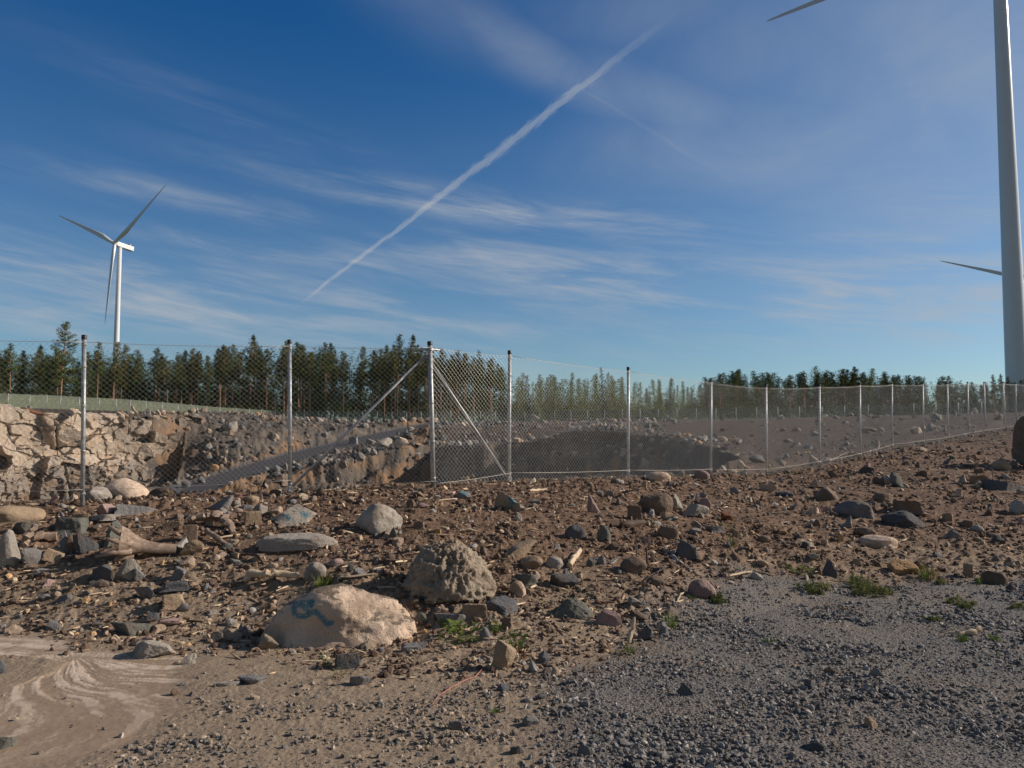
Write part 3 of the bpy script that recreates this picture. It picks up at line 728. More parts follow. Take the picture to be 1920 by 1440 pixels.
def paint_mat(name, base, strokes_scale=40, crust=0.0):
    """the rock colour with sprayed blue marks where the paint attribute says so"""
    src = RM[base]; m = src.copy(); m.name = name; N = NB(m.node_tree)
    p = [n for n in m.node_tree.nodes if n.type == 'BSDF_PRINCIPLED'][0]; old = p.inputs['Base Color'].links[0].from_socket
    at = N.node('ShaderNodeAttribute', {'attribute_name': 'paint'}).outputs['Fac']
    f = N.m('MULTIPLY', at, N.ramp(N.noise(objco(N), strokes_scale, 5, 0.75), 0.30, 0.54), clamp=True)
    if crust:
        nz = N.xyz(N.node('ShaderNodeNewGeometry').outputs['Normal'])[2]; cn = N.noise(objco(N), 5.5, 6, 0.7)
        cf = N.ramp(N.m('ADD', nz, N.m('MULTIPLY', N.m('SUBTRACT', cn, 0.5), 1.5)), 0.80, 0.93)
        soil_ = N.mix(N.ramp(N.noise(objco(N), 60, 4, .7), .3, .7), (0.15, 0.115, 0.085), (0.27, 0.21, 0.155)); old = N.mix(cf, old, soil_)
        bm_ = [n for n in m.node_tree.nodes if n.type == 'BUMP'][0]; bm_.inputs['Distance'].default_value = 0.03
    N.set(p.inputs['Base Color'], N.mix(N.m('MULTIPLY', f, 0.92), old, (0.030, 0.20, 0.27))); return m


def stroke(lines, wpx):
    def fn(P):
        x, y = proj(P); out = np.zeros(len(P))
        for L in lines:
            for (ax, ay), (bx, by) in zip(L[:-1], L[1:]):
                ex, ey = bx - ax, by - ay; t = np.clip(((x - ax) * ex + (y - ay) * ey) / (ex * ex + ey * ey + 1e-6), 0, 1)
                d = np.hypot(x - ax - ex * t, y - ay - ey * t); out = np.maximum(out, 1 - sst(wpx * 0.5, wpx, d))
        return out
    return fn


R_ = []
def R(x0, x1, y0, y1, shape, mat, label, **k): R_.append((x0, x1, y0, y1, shape, mat, label, k))


# --- left part
R(32, 96, 888, 922, 'wedge', 'rust', 'dark rusty-brown wedge boulder lying behind the fence left of the leftmost post')
R(90, 148, 888, 930, 'angular', 'cream', 'cream jagged boulder behind the fence just left of the leftmost post')
R(160, 209, 912, 937, 'round', 'pale', 'low pale grey rock touching the leftmost fence post on its right')
R(188, 276, 896, 935, 'smooth', 'cream', 'big rounded orange-tan boulder under the fence mesh right of the leftmost post')
R(277, 334, 914, 930, 'round', 'brown', 'flat grey-brown rock right of the big orange-tan boulder')
R(302, 322, 918, 931, 'round', 'orange', 'small orange stone leaning on the flat grey-brown rock')
R(-34, 77, 947, 981, 'smooth', 'tan', 'large smooth tan boulder cut by the left edge, below the fence')
R(79, 109, 926, 947, 'wedge', 'pink', 'dull mauve rock in the soil left of the leftmost post foot', )
R(182, 216, 944, 967, 'angular', 'pink', 'pink granite rock right of the leftmost post foot')
R(214, 300, 942, 968, 'slab', 'grey', 'long low grey rock right of the pink granite rock', depth=.35)
R(92, 186, 968, 1006, 'block', 'green', 'large grey slab boulder resting on the heap of rocks at left', lvl=5)
R(135, 170, 962, 976, 'slab', 'tan', 'flat brown rock just behind the large grey slab boulder')
R(171, 224, 964, 984, 'slab', 'pale', 'flat tan rock right behind the large grey slab boulder')
R(-8, 39, 992, 1058, 'round', 'pale', 'tall pale grey boulder at the left edge with a thin white vein')
R(20, 80, 976, 1006, 'slab', 'green', 'rough grey tilted slab between the left edge boulders')
R(42, 91, 1025, 1064, 'angular', 'grey', 'roundish grey rock in front of the heap at left')
R(80, 122, 1027, 1056, 'wedge', 'tan', 'tan wedge-shaped rock leaning right of the roundish grey rock')
R(101, 132, 994, 1044, 'pointed', 'grey', 'upright pointed grey rock in the heap at left')
R(121, 138, 1002, 1038, 'round', 'brown', 'brown rock squeezed behind the upright pointed rock')
R(138, 182, 996, 1042, 'angular', 'dark', 'dark knobbly rock in the middle of the heap at left')
R(180, 230, 976, 1030, 'angular', 'green', 'tall grey-tan rock between the heap and the hollow root')
R(304, 345, 976, 994, 'slab', 'brown', 'flat brown rock in shadow behind the squarish brown rock')
R(340, 377, 982, 1016, 'block', 'brown', 'squarish brown-grey rock standing above a paler one')
R(336, 382, 1011, 1042, 'angular', 'tan', 'pale tan rock right of the hollow root end')
R(170, 224, 1058, 1094, 'angular', 'dark', 'blackish angular rock below the hollow root')
R(216, 262, 1046, 1090, 'angular', 'pale', 'grey and orange mottled rock beside the blackish angular rock')
R(250, 275, 1064, 1092, 'wedge', 'grey', 'small grey wedge at the right foot of the mottled rock')
R(116, 146, 1042, 1053, 'slab', 'grey', 'small flat grey stone between the heap and the blackish rock')
R(172, 194, 1034, 1047, 'slab', 'green', 'small flat stone left below the hollow root')
R(62, 97, 1066, 1084, 'angular', 'grey', 'small grey stone on the sandy ground below the heap')
R(111, 141, 1094, 1114, 'angular', 'tan', 'tan angular stone on sandy ground at left with a black shadow')
R(80, 104, 1086, 1102, 'wedge', 'pink', 'small pinkish sliver of stone at left')
R(110, 135, 1114, 1130, 'angular', 'grey', 'small grey stone just below the tan angular stone')
R(70, 95, 1114, 1128, 'angular', 'grey', 'grey chip left of the small grey stone')
R(312, 349, 1062, 1093, 'wedge', 'grey', 'thin grey slab standing on edge above the blue-grey block')
R(296, 364, 1091, 1115, 'block', 'dark', 'blue-grey block with a dark left end')
R(297, 353, 1112, 1148, 'block', 'tan', 'tan and grey block directly in front of the blue-grey block')
R(326, 355, 1129, 1150, 'angular', 'grey', 'small grey stone against the tan and grey block')
R(209, 281, 1163, 1193, 'slab', 'green', 'flat grey slab lying left of the painted boulder', lvl=5)
R(276, 308, 1146, 1165, 'slab', 'dark', 'small bluish chip above the flat grey slab')
R(299, 340, 1159, 1180, 'wedge', 'pink', 'tan-pink wedge right of the flat grey slab')
R(390, 419, 1183, 1203, 'block', 'dark', 'small blue-grey block alone on sandy ground left of the painted boulder')
R(234, 323, 1200, 1235, 'wedge', 'pale', 'two-toned slab with grey end and cream side above the silt fan', lvl=5)
R(70, 113, 1163, 1186, 'wedge', 'grey', 'grey rock above the silt streaks at left')
R(320, 342, 1288, 1304, 'pointed', 'brown', 'small lone stone with a long shadow on the silt fan', sink=.1)
R(-20, 32, 1378, 1406, 'slab', 'green', 'pale grey-green slab at the left edge near the bottom')
R(-14, 10, 1238, 1264, 'round', 'dark', 'dark rounded rock at the left edge beside the silt')
R(484, 522, 1188, 1220, 'angular', 'clod', 'small crusty brown lump at the left foot of the painted boulder')
R(618, 684, 1222, 1258, 'block', 'dark', 'dark blue-black angular rock in front of the painted boulder', lvl=5)
R(446, 500, 1266, 1284, 'slab', 'grey', 'thin grey slab lying in front of the painted boulder')
R(400, 450, 1275, 1288, 'slab', 'pale', 'thin pale slab left of the thin grey slab')
R(652, 703, 1263, 1290, 'slab', 'grey', 'flat grey rock embedded right of the dark blue-black rock')
R(343, 372, 1225, 1246, 'angular', 'pale', 'pale splintered stone between silt fan and painted boulder')
R(394, 437, 929, 954, 'angular', 'grey', 'grey angular rock left of the second fence post foot')
R(434, 455, 937, 953, 'block', 'pale', 'small squarish pale rock beside the grey angular rock')
R(452, 497, 957, 986, 'block', 'tan', 'cracked yellowish-tan rock on the brown slope left of centre')
R(473, 502, 945, 965, 'angular', 'pale', 'pale rock just above the cracked yellowish rock')
R(457, 489, 929, 944, 'round', 'tan', 'flat tan stone at the foot of the leaning brown stake')
R(498, 531, 917, 931, 'slab', 'brown', 'flat brown stone close to the second fence post')
R(526, 542, 888, 920, 'block', 'cream', 'upright cream slab behind the mesh left of the second post')
R(592, 613, 913, 931, 'round', 'brown', 'rounded brown stone right of the second fence post')
R(571, 611, 1053, 1086, 'round', 'pale', 'rounded pale rock with grass growing at its foot')
R(662, 688, 1064, 1083, 'wedge', 'grey', 'small grey angular stone left of the clay mound')
R(650, 665, 1056, 1074, 'round', 'green', 'small upright grey stone left of the clay mound')
R(633, 663, 1095, 1112, 'slab', 'pale', 'flat pale stone above the painted boulder')
R(698, 718, 1040, 1056, 'angular', 'pale', 'small pale angular stone on the slope left of the clay mound')
R(722, 741, 1038, 1052, 'round', 'brown', 'small brown stone dabbed with bright blue beside the clay mound', seed=77)
R(457, 474, 1000, 1013, 'round', 'green', 'small greenish round stone left of the long granite boulder')
# --- centre
R(667, 754, 944, 1000, 'smooth', 'pale', 'big smooth grey-tan boulder on the slope below the corner brace', rz=0.2, lvl=5)
R(486, 631, 1001, 1038, 'round', 'pale', 'long loaf-shaped granite boulder on the brown slope', depth=.38, rz=0.0, lvl=5)
R(779, 806, 1020, 1038, 'smooth', 'brown', 'smooth brown stone half hidden behind the clay mound')
R(761, 779, 935, 953, 'angular', 'brown', 'brown angular stone below the corner post')
R(778, 806, 942, 954, 'wedge', 'pink', 'pinkish flat stone below the corner post')
R(778, 796, 931, 940, 'round', 'tan', 'small round tan stone below the corner post')
R(774, 800, 976, 995, 'block', 'brown', 'dark stone with a light top right of the big smooth boulder')
R(726, 744, 987, 1010, 'pointed', 'green', 'upright grey stone under the right end of the big smooth boulder')
R(906, 923, 935, 947, 'slab', 'tan', 'flat tan stone left of the blue-sprayed grey boulder')
R(964, 979, 962, 977, 'round', 'pale', 'small oval stone below the blue-sprayed grey boulder')
R(946, 1009, 1013, 1049, 'angular', 'tan', 'boulder with black shaded left side and tan right side above a round one', lvl=4)
R(976, 1018, 1042, 1069, 'round', 'tan', 'rounded yellowish rock touching the black and tan boulder')
R(1021, 1056, 1042, 1066, 'round', 'pale', 'oval grey-pink stone right of the rounded yellowish rock')
R(954, 986, 1088, 1120, 'round', 'cream', 'pale cream rounded stone right of the clay mound')
R(966, 1012, 1074, 1100, 'slab', 'green', 'dark grey slab stone above the pale cream stone')
R(1032, 1085, 1074, 1105, 'angular', 'dark', 'dark greenish-grey angular rock right of the pale cream stone')
R(899, 919, 1021, 1042, 'wedge', 'brown', 'brown wedge stone at the right shoulder of the clay mound')
R(925, 941, 1036, 1050, 'angular', 'brown', 'small reddish stone right of the clay mound')
R(898, 972, 1121, 1150, 'wedge', 'dark', 'long dark flat rock below the right side of the clay mound', depth=.25)
R(855, 928, 1130, 1166, 'block', 'tan', 'tan slab rock in front of the clay mound', lvl=5)
R(763, 788, 1121, 1139, 'round', 'brown', 'roundish stone in front of the left side of the clay mound')
R(814, 831, 1139, 1149, 'angular', 'pale', 'very small pale chip in front of the clay mound')
R(812, 882, 1147, 1178, 'slab', 'grey', 'bluish-grey lichen-spotted rock right of the painted boulder')
R(776, 800, 1148, 1171, 'round', 'green', 'dark grey stone touching the right end of the painted boulder')
R(1030, 1118, 1121, 1163, 'clod', 'green', 'crusted lumpy grey rock right of the dark flat rock', lvl=5)
R(1113, 1165, 1143, 1177, 'angular', 'pink', 'reddish-tan angular rock near the gravel edge')
R(1180, 1216, 1146, 1168, 'angular', 'brown', 'dark brown rock right of the reddish-tan angular rock')
R(1290, 1342, 1085, 1122, 'smooth', 'pink', 'pale pink boulder on the upper gravel edge', lvl=5)
R(1212, 1246, 1079, 1100, 'round', 'brown', 'brown stone left of the pale pink boulder')
R(1166, 1202, 1118, 1136, 'wedge', 'grey', 'small grey wedge stone left below the pale pink boulder')
R(936, 967, 1156, 1182, 'block', 'brown', 'brown blocky stone above the leaning slab')
R(914, 968, 1198, 1256, 'wedge', 'tan', 'leaning slab with tan face standing at the gravel edge', lvl=5, sink=.1)
R(895, 924, 1175, 1203, 'clod', 'grey', 'lumpy grey stone behind the leaning slab')
R(1009, 1030, 1221, 1244, 'round', 'dark', 'dark blue round stone right of the leaning slab')
R(1033, 1049, 1251, 1267, 'smooth', 'cream', 'small cream egg-shaped pebble on bare earth')
R(929, 955, 1281, 1299, 'round', 'dark', 'small black stone on grey ground below the leaning slab')
R(831, 867, 1349, 1370, 'slab', 'grey', 'grey flat rock near the bottom left of centre')
R(869, 890, 1361, 1374, 'angular', 'dark', 'small dark rock right of the grey flat rock')
R(979, 1011, 1341, 1361, 'round', 'grey', 'grey stone sunk in the ground near the gravel')
R(1083, 1115, 1396, 1416, 'round', 'grey', 'rounded grey stone by the lower frame edge in the gravel')
R(1270, 1299, 1281, 1308, 'pointed', 'dark', 'pointed dark stone standing up out of the gravel')
R(953, 983, 1398, 1414, 'slab', 'dark', 'flat dark chip near the bottom centre')
R(1195, 1240, 1170, 1202, 'angular', 'dark', 'blackish rock heap stone at the gravel corner')
R(1236, 1262, 1166, 1190, 'angular', 'grey', 'grey angular stone right of the blackish corner stone')
# --- right of centre
R(1101, 1131, 925, 962, 'wedge', 'pink', 'tilted reddish-brown slab standing on the slope under the fence', rz=0.1)
R(1197, 1262, 923, 963, 'smooth', 'brown', 'largest rounded brown boulder in the group under the fourth post', lvl=5)
R(1257, 1282, 926, 956, 'wedge', 'pale', 'pale leaning stone right of the rounded brown boulder')
R(1293, 1313, 923, 946, 'pointed', 'brown', 'pointed brown stone behind the pale angular slab')
R(1310, 1334, 933, 953, 'round', 'pink', 'pinkish rounded stone behind the pale angular slab')
R(1276, 1331, 944, 970, 'slab', 'pale', 'pale grey angular slab in the group under the fourth post', sink=.1)
R(1169, 1211, 947, 976, 'block', 'brown', 'angular brown rock above the dark log')
R(1234, 1262, 958, 975, 'slab', 'tan', 'flat tan stone below the rounded brown boulder')
R(1059, 1098, 983, 1012, 'round', 'dark', 'dark rounded rock on the slope below the tilted slab')
R(1119, 1145, 986, 1016, 'round', 'green', 'grey-tan barrel-shaped stone right of the dark rounded rock')
R(1233, 1273, 986, 1013, 'round', 'brown', 'grey-brown rounded rock above the large dark wedge')
R(1241, 1309, 1011, 1052, 'wedge', 'dark', 'large dark wedge rock with a grey top on the slope', lvl=5)
R(1163, 1213, 1043, 1077, 'round', 'brown', 'dark brown rounded rock behind the dead twigs')
R(1142, 1163, 1043, 1061, 'angular', 'pale', 'pale stone left of the dark brown rounded rock')
R(1099, 1120, 1046, 1064, 'angular', 'green', 'grey stone right of the short sawn log')
R(1119, 1136, 1041, 1060, 'round', 'grey', 'small two-toned stone near the short sawn log')
R(1352, 1376, 958, 976, 'angular', 'rust', 'small reddish-dark rock right of the fourth post group')
R(1213, 1258, 884, 902, 'smooth', 'cream', 'cream boulder just behind the mesh between fourth and fifth posts')
R(1301, 1331, 881, 899, 'smooth', 'pink', 'pinkish boulder behind the mesh beside the fifth post')
R(1146, 1170, 897, 908, 'slab', 'pale', 'flat pale stone on the crest under the fence')
R(1203, 1214, 901, 915, 'angular', 'tan', 'small upright tan stone on the crest')
R(1322, 1358, 985, 999, 'slab', 'grey', 'flat grey stone right of the grey-brown rounded rock')
R(1366, 1393, 991, 1008, 'slab', 'tan', 'flat yellowish stone beside a thin weed')
R(1423, 1463, 907, 921, 'slab', 'cream', 'flat cream slab on the crest below the sixth post')
R(1454, 1488, 921, 932, 'angular', 'dark', 'dark flat rock below the flat cream slab')
R(1527, 1575, 913, 938, 'smooth', 'brown', 'dome-shaped brown boulder on the right slope')
R(1518, 1552, 899, 916, 'slab', 'brown', 'flat brown rocks stacked behind the dome-shaped boulder')
R(1565, 1637, 937, 970, 'smooth', 'grey', 'broad grey boulder with pale scratched right side', lvl=5)
R(1556, 1596, 967, 992, 'angular', 'grey', 'pale grey peaked rock with a dark base on the right slope')
R(1601, 1643, 988, 1007, 'round', 'brown', 'brown flat-topped stone above the oval cream stone')
R(1612, 1680, 1003, 1028, 'smooth', 'cream', 'oval cream stone lying on bare soil at right', depth=.35)
R(1541, 1570, 1050, 1081, 'pointed', 'dark', 'upright dark pointed rock among green weeds')
R(1528, 1541, 1062, 1076, 'round', 'brown', 'small round brown stone left of the upright dark rock')
R(1666, 1720, 1050, 1079, 'round', 'orange', 'yellow-tan boulder at the upper gravel edge on the right', lvl=5, depth=.3)
R(1656, 1730, 957, 987, 'round', 'dark', 'big dark grey boulder on the right slope', lvl=5)
R(1666, 1739, 937, 967, 'block', 'brown', 'long brown block behind the big dark grey boulder')
R(1628, 1673, 923, 943, 'round', 'brown', 'dark elongated rock left above the long brown block')
R(1670, 1716, 885, 914, 'angular', 'green', 'dark rugged rock under the shadow of the edge boulder')
R(1636, 1658, 893, 908, 'round', 'brown', 'brown lens-shaped stone left of the dark rugged rock')
R(1654, 1674, 890, 909, 'round', 'pale', 'pale lens-shaped stone touching the brown lens-shaped one')
R(1602, 1640, 875, 888, 'slab', 'dark', 'dark flat rock on the crest near the ninth post')
R(1419, 1446, 1004, 1018, 'round', 'brown', 'small brown oval stone on the smooth soil patch')
R(1430, 1448, 1025, 1037, 'slab', 'pale', 'pale chip below the small brown oval stone')
R(1499, 1518, 1015, 1030, 'angular', 'dark', 'blue-black chip on the smooth soil patch')
R(1486, 1505, 1000, 1014, 'angular', 'dark', 'dark sharp stone beside the blue-black chip')
R(1526, 1538, 973, 988, 'round', 'brown', 'small round brown pebble left of the pale peaked rock')
R(1801, 1830, 1056, 1084, 'block', 'tan', 'blocky tan stone at the right gravel edge')
R(1841, 1887, 1070, 1096, 'smooth', 'brown', 'smooth grey-brown rock right of the blocky tan stone')
R(1887, 1912, 1094, 1110, 'angular', 'dark', 'small dark rock by the right frame edge on gravel')
R(1813, 1859, 891, 909, 'block', 'tan', 'tan slab in the shadow of the edge boulder')
R(1796, 1812, 890, 906, 'angular', 'pale', 'whitish stone left of the shaded tan slab')
R(1861, 1895, 859, 878, 'round', 'tan', 'tan rounded rock near the foot of the edge boulder')
R(1837, 1935, 899, 922, 'slab', 'dark', 'large dark flat rock at the right edge in shadow', depth=.8)
R(1787, 1805, 916, 932, 'slab', 'cream', 'small cream slab below the shaded whitish stone')
R(1895, 1932, 937, 962, 'round', 'pale', 'pale rock cut by the right frame edge')
R(1818, 1844, 984, 998, 'round', 'pale', 'pale stone on smooth soil near the right edge')
R(1776, 1800, 993, 1010, 'angular', 'grey', 'grey stone left of the pale stone on smooth soil')
R(1796, 1822, 974, 988, 'slab', 'brown', 'flat brown stone above the grey stone near the right edge')
R(1503, 1528, 1272, 1293, 'block', 'dark', 'black blocky stone in the middle of the gravel')
R(1617, 1651, 1250, 1270, 'angular', 'grey', 'grey angular stone lying right in the gravel')
R(1546, 1582, 1252, 1268, 'slab', 'brown', 'brownish flat stone in the gravel beside the black blocky stone')
R(1507, 1545, 1390, 1412, 'angular', 'dark', 'dark stone near the bottom right of the gravel')
R(1617, 1649, 1343, 1365, 'slab', 'tan', 'brown leaf-shaped flat stone in the lower right gravel')
R(1905, 1985, 776, 882, 'round', 'brown', 'tall brown-grey boulder standing at the right frame edge', depth=1.0, lvl=5, sink=.08)
for a in R_:
    kk = dict(a[7]); place_rock(*a[:7], **kk)

# painted boulders and the clay mound
def painted(fn_args, key, strokes, w, scale=40, crust=0.0):
    m = paint_mat('painted_' + key, key, scale, crust); kk = dict(fn_args[7]); o = place_rock(*fn_args[:5], m, fn_args[6], paint=stroke(strokes, w), **kk); return o


painted((493, 786, 1092, 1216, 'ridge', None, 'large cream boulder with sprayed blue marks, half buried at the foot of the slope',
         dict(name='boulder', cat='boulder', depth=0.85, seed=4242, rz=0.0, lvl=6, sink=0.36)), 'cream',
        [[(553, 1152), (551, 1140), (556, 1132), (566, 1134), (574, 1140), (580, 1150)], [(556, 1133), (572, 1129), (586, 1128), (583, 1136)], [(560, 1155), (572, 1156), (582, 1150), (592, 1146), (604, 1158), (614, 1170), (622, 1168)]], 7.0, 45, 1.0)
painted((926, 986, 921, 963, 'angular', None, 'grey boulder sprayed with blue paint on the slope right of the corner post', dict(name='boulder', cat='boulder', seed=91)), 'pale', [[(948, 932), (962, 938), (958, 948)], [(966, 930), (974, 934)]], 8, 25)
painted((851, 884, 920, 935, 'wedge', None, 'small slab with a touch of blue paint below the corner post', dict(seed=92)), 'grey', [[(864, 924), (874, 925)]], 3, 25)
painted((508, 594, 946, 986, 'pointed', None, 'peaked pale rock with faint blue streaks left of centre', dict(seed=93, rz=0.2, name='boulder', cat='boulder', lvl=5)), 'pale', [[(566, 962), (575, 966)], [(538, 968), (541, 972)]], 5, 25)
place_rock(753, 932, 1011, 1134, 'clod', 'clod', 'big crumbly mound of dried grey clay in the middle of the slope', name='clay_mound', cat='clay mound', depth=0.85, seed=99, lvl=6, sink=0.13)

# --- boulders in and around the pit, seen through the fence
Q_ = [(0, 30, 752, 763, 'grey', 'grey rock on the rim above the rock face at the left edge'), (128, 142, 755, 764, 'pale', 'pale rock on the rim left of the leftmost fence post'),
      (246, 262, 760, 773, 'tan', 'pointed tan rock on the rim above the rock face'), (270, 284, 766, 776, 'pale', 'pale rock on the rim right of the pointed tan one'),
      (298, 312, 768, 777, 'cream', 'cream rock at the right end of the rim'), (417, 445, 789, 812, 'pale', 'pale block sticking out of the rubble slope above the ramp'),
      (448, 462, 795, 806, 'grey', 'grey block right of the pale block on the rubble slope'), (426, 441, 806, 819, 'tan', 'tan block under the pale block on the rubble slope'),
      (382, 397, 803, 814, 'tan', 'tan stone left on the rubble slope'), (354, 376, 842, 860, 'brown', 'brown block low on the rubble slope'),
      (392, 410, 870, 882, 'orange', 'orange boulder at the upper edge of the ramp'), (370, 388, 892, 906, 'grey', 'tilted grey slab at the lower end of the ramp'),
      (340, 358, 902, 914, 'dark', 'dark grey slab at the foot of the ramp'), (648, 676, 818, 834, 'grey', 'grey boulder at the right edge of the ramp'),
      (686, 706, 822, 834, 'pale', 'flat pale boulder on the inner ridge beside the ramp'), (708, 736, 820, 836, 'pale', 'rounded pale boulder on the inner ridge'),
      (740, 766, 819, 840, 'cream', 'largest cream boulder on the inner ridge left of the corner post'), (768, 790, 828, 840, 'tan', 'tan boulder at the right end of the inner ridge'),
      (748, 764, 782, 790, 'cream', 'cream rock on the far rim left of the corner post'), (795, 822, 782, 792, 'cream', 'long cream rock on the far rim behind the corner post'),
      (866, 884, 825, 837, 'pale', 'pale rock in the far rubble between corner post and brace'), (900, 916, 822, 832, 'pale', 'pale rock in the far rubble left of the third post'),
      (960, 976, 820, 833, 'cream', 'round cream boulder in the far rubble right of the third post'), (984, 996, 812, 822, 'orange', 'orange rock in the far rubble right of the third post'),
      (990, 1012, 776, 792, 'pale', 'large pointed pale boulder on the far rim right of the third post'), (1022, 1036, 808, 820, 'grey', 'grey rock in the middle of the far rubble'),
      (1042, 1052, 814, 822, 'pale', 'small pale rock in the middle of the far rubble'), (1188, 1196, 798, 808, 'cream', 'cream upright rock at the head of the tan spoil slope'),
      (1268, 1282, 812, 822, 'tan', 'tan rock beyond the tan spoil slope'), (1302, 1316, 818, 826, 'pale', 'pale rock left of the sixth post far behind the mesh'),
      (1452, 1461, 804, 812, 'cream', 'bright round rock far behind the mesh right of the sixth post'), (1518, 1532, 806, 814, 'tan', 'tan rock far behind the mesh left of the eighth post'),
      (1388, 1404, 848, 856, 'cream', 'cream slab lying behind the mesh left of the sixth post'), (1404, 1440, 852, 868, 'grey', 'broad grey rock behind the mesh at the sixth post'),
      (1455, 1466, 856, 868, 'pale', 'pale upright rock behind the mesh right of the sixth post'), (1362, 1376, 866, 884, 'tan', 'tan rock behind the mesh between fifth and sixth posts'),
      (1384, 1404, 862, 878, 'cream', 'cream rock close behind the mesh between fifth and sixth posts'), (1515, 1535, 852, 872, 'cream', 'cream block behind the mesh beside the eighth post'),
      (1636, 1651, 824, 840, 'cream', 'bright boulder behind the mesh between ninth and tenth posts'), (1596, 1610, 831, 838, 'pale', 'pale flat rock behind the mesh left of the ninth post'),
      (1610, 1650, 800, 812, 'tan', 'long tan rock far behind the mesh right of the ninth post')]
for x0, x1, y0, y1, mt, lb in Q_:
    place_rock(x0, x1, y0, y1, random.Random(x0).choice(['angular', 'block', 'wedge', 'round']), mt, lb, name='boulder', cat='boulder', lvl=3, sink=.15)

# --- small single stones between the labelled ones
SHORT = [(155, 935, 'leftmost fence post'), (544, 925, 'second fence post'), (808, 910, 'corner post'), (955, 905, 'third post'), (1178, 897, 'fourth post'), (1333, 893, 'fifth post'), (1437, 892, 'sixth post'),
         (843, 1072, 'clay mound'), (640, 1155, 'painted boulder'), (710, 972, 'big smooth boulder'), (560, 1020, 'loaf-shaped boulder'), (550, 966, 'peaked pale rock'), (265, 1025, 'hollow root'), (200, 1076, 'blackish angular rock'),
         (325, 1120, 'tan and grey block'), (245, 1178, 'flat grey slab'), (278, 1218, 'two-toned slab'), (38, 965, 'tan left edge boulder'), (110, 1010, 'rock heap'), (955, 942, 'blue-sprayed boulder'), (978, 1031, 'black and tan boulder'),
         (970, 1104, 'cream rounded stone'), (1058, 1090, 'dark greenish rock'), (1075, 1142, 'lumpy grey rock'), (940, 1228, 'leaning slab'), (1116, 944, 'tilted reddish slab'), (1230, 943, 'rounded brown boulder'), (1275, 1032, 'large dark wedge'),
         (1188, 1060, 'dead twigs'), (1078, 998, 'dark rounded rock'), (1315, 1104, 'pale pink boulder'), (1253, 1000, 'grey-brown rounded rock'), (1550, 926, 'dome-shaped boulder'), (1600, 954, 'broad grey boulder'), (1575, 980, 'pale peaked rock'),
         (1645, 1016, 'oval cream stone'), (1555, 1066, 'upright dark pointed rock'), (1693, 1064, 'yellow-tan boulder'), (1693, 970, 'big dark boulder'), (1693, 900, 'dark rugged rock'), (1815, 1070, 'blocky tan stone'), (1835, 900, 'shaded tan slab'),
         (1443, 914, 'flat cream slab'), (1432, 1011, 'small brown oval stone'), (1820, 990, 'right edge pale stone'), (1078, 1050, 'short sawn log'), (508, 1086, 'bleached log')]
CN = {'tan': 'tan', 'pale': 'pale grey', 'grey': 'grey', 'green': 'greenish', 'dark': 'dark', 'brown': 'brown', 'pink': 'pinkish', 'orange': 'orange', 'cream': 'cream'}
rg = random.Random(12); used = {}; cnt = 0; tries = 0
while cnt < 95 and tries < 6000:
    tries += 1; px = rg.uniform(10, 1905)
    lo = np.interp(px, [0, 544, 813, 1333, 1437, 1613, 1900], [955, 940, 925, 905, 902, 872, 830]); hi = np.interp(px, [0, 300, 480, 800, 1200, 1400, 1900], [1160, 1190, 1150, 1200, 1160, 1090, 1070])
    py = rg.uniform(lo, hi); wpx = rg.choice([11, 13, 15, 18, 22, 26]) * (0.7 + 0.5 * (py - 880) / 300); hpx = wpx * rg.uniform(0.45, 0.8)
    b = (px - wpx / 2, px + wpx / 2, py - hpx, py)
    if any(b[0] < q[1] + 3 and b[1] > q[0] - 3 and b[2] < q[3] + 2 and b[3] > q[2] - 2 for q in BOX): continue
    mt = rg.choices(list(CN), [6, 5, 4, 3, 2.5, 7, 2, 1.2, 2])[0]; shp = rg.choice(['angular', 'round', 'slab', 'wedge', 'block'])
    sx, sy, sn = min(SHORT, key=lambda s: (s[0] - px) ** 2 + (2 * (s[1] - py)) ** 2)
    rel = ('right of' if px > sx else 'left of') if abs(px - sx) > 1.6 * abs(py - sy) else ('in front of' if py > sy else 'behind')
    size = 'tiny' if wpx < 12 else 'small' if wpx < 19 else 'fist-sized'; sh = {'angular': 'angular', 'round': 'rounded', 'slab': 'flat', 'wedge': 'wedge-shaped', 'block': 'blocky'}[shp]
    lb = f'{size} {sh} {CN[mt]} stone {rel} the {sn}'
    if lb in used: continue
    used[lb] = 1; cnt += 1
    place_rock(*b, shp, mt, lb, name='stone', cat='stone', group='loose single stones on the brown slope', lvl=3, sink=.25)

# ------------------------------------------------------------------ near chain-link fence
def tilt_tube(a, b, r0, r1=None, n=12): return tube([a, b], [r0, r1 or r0], n)


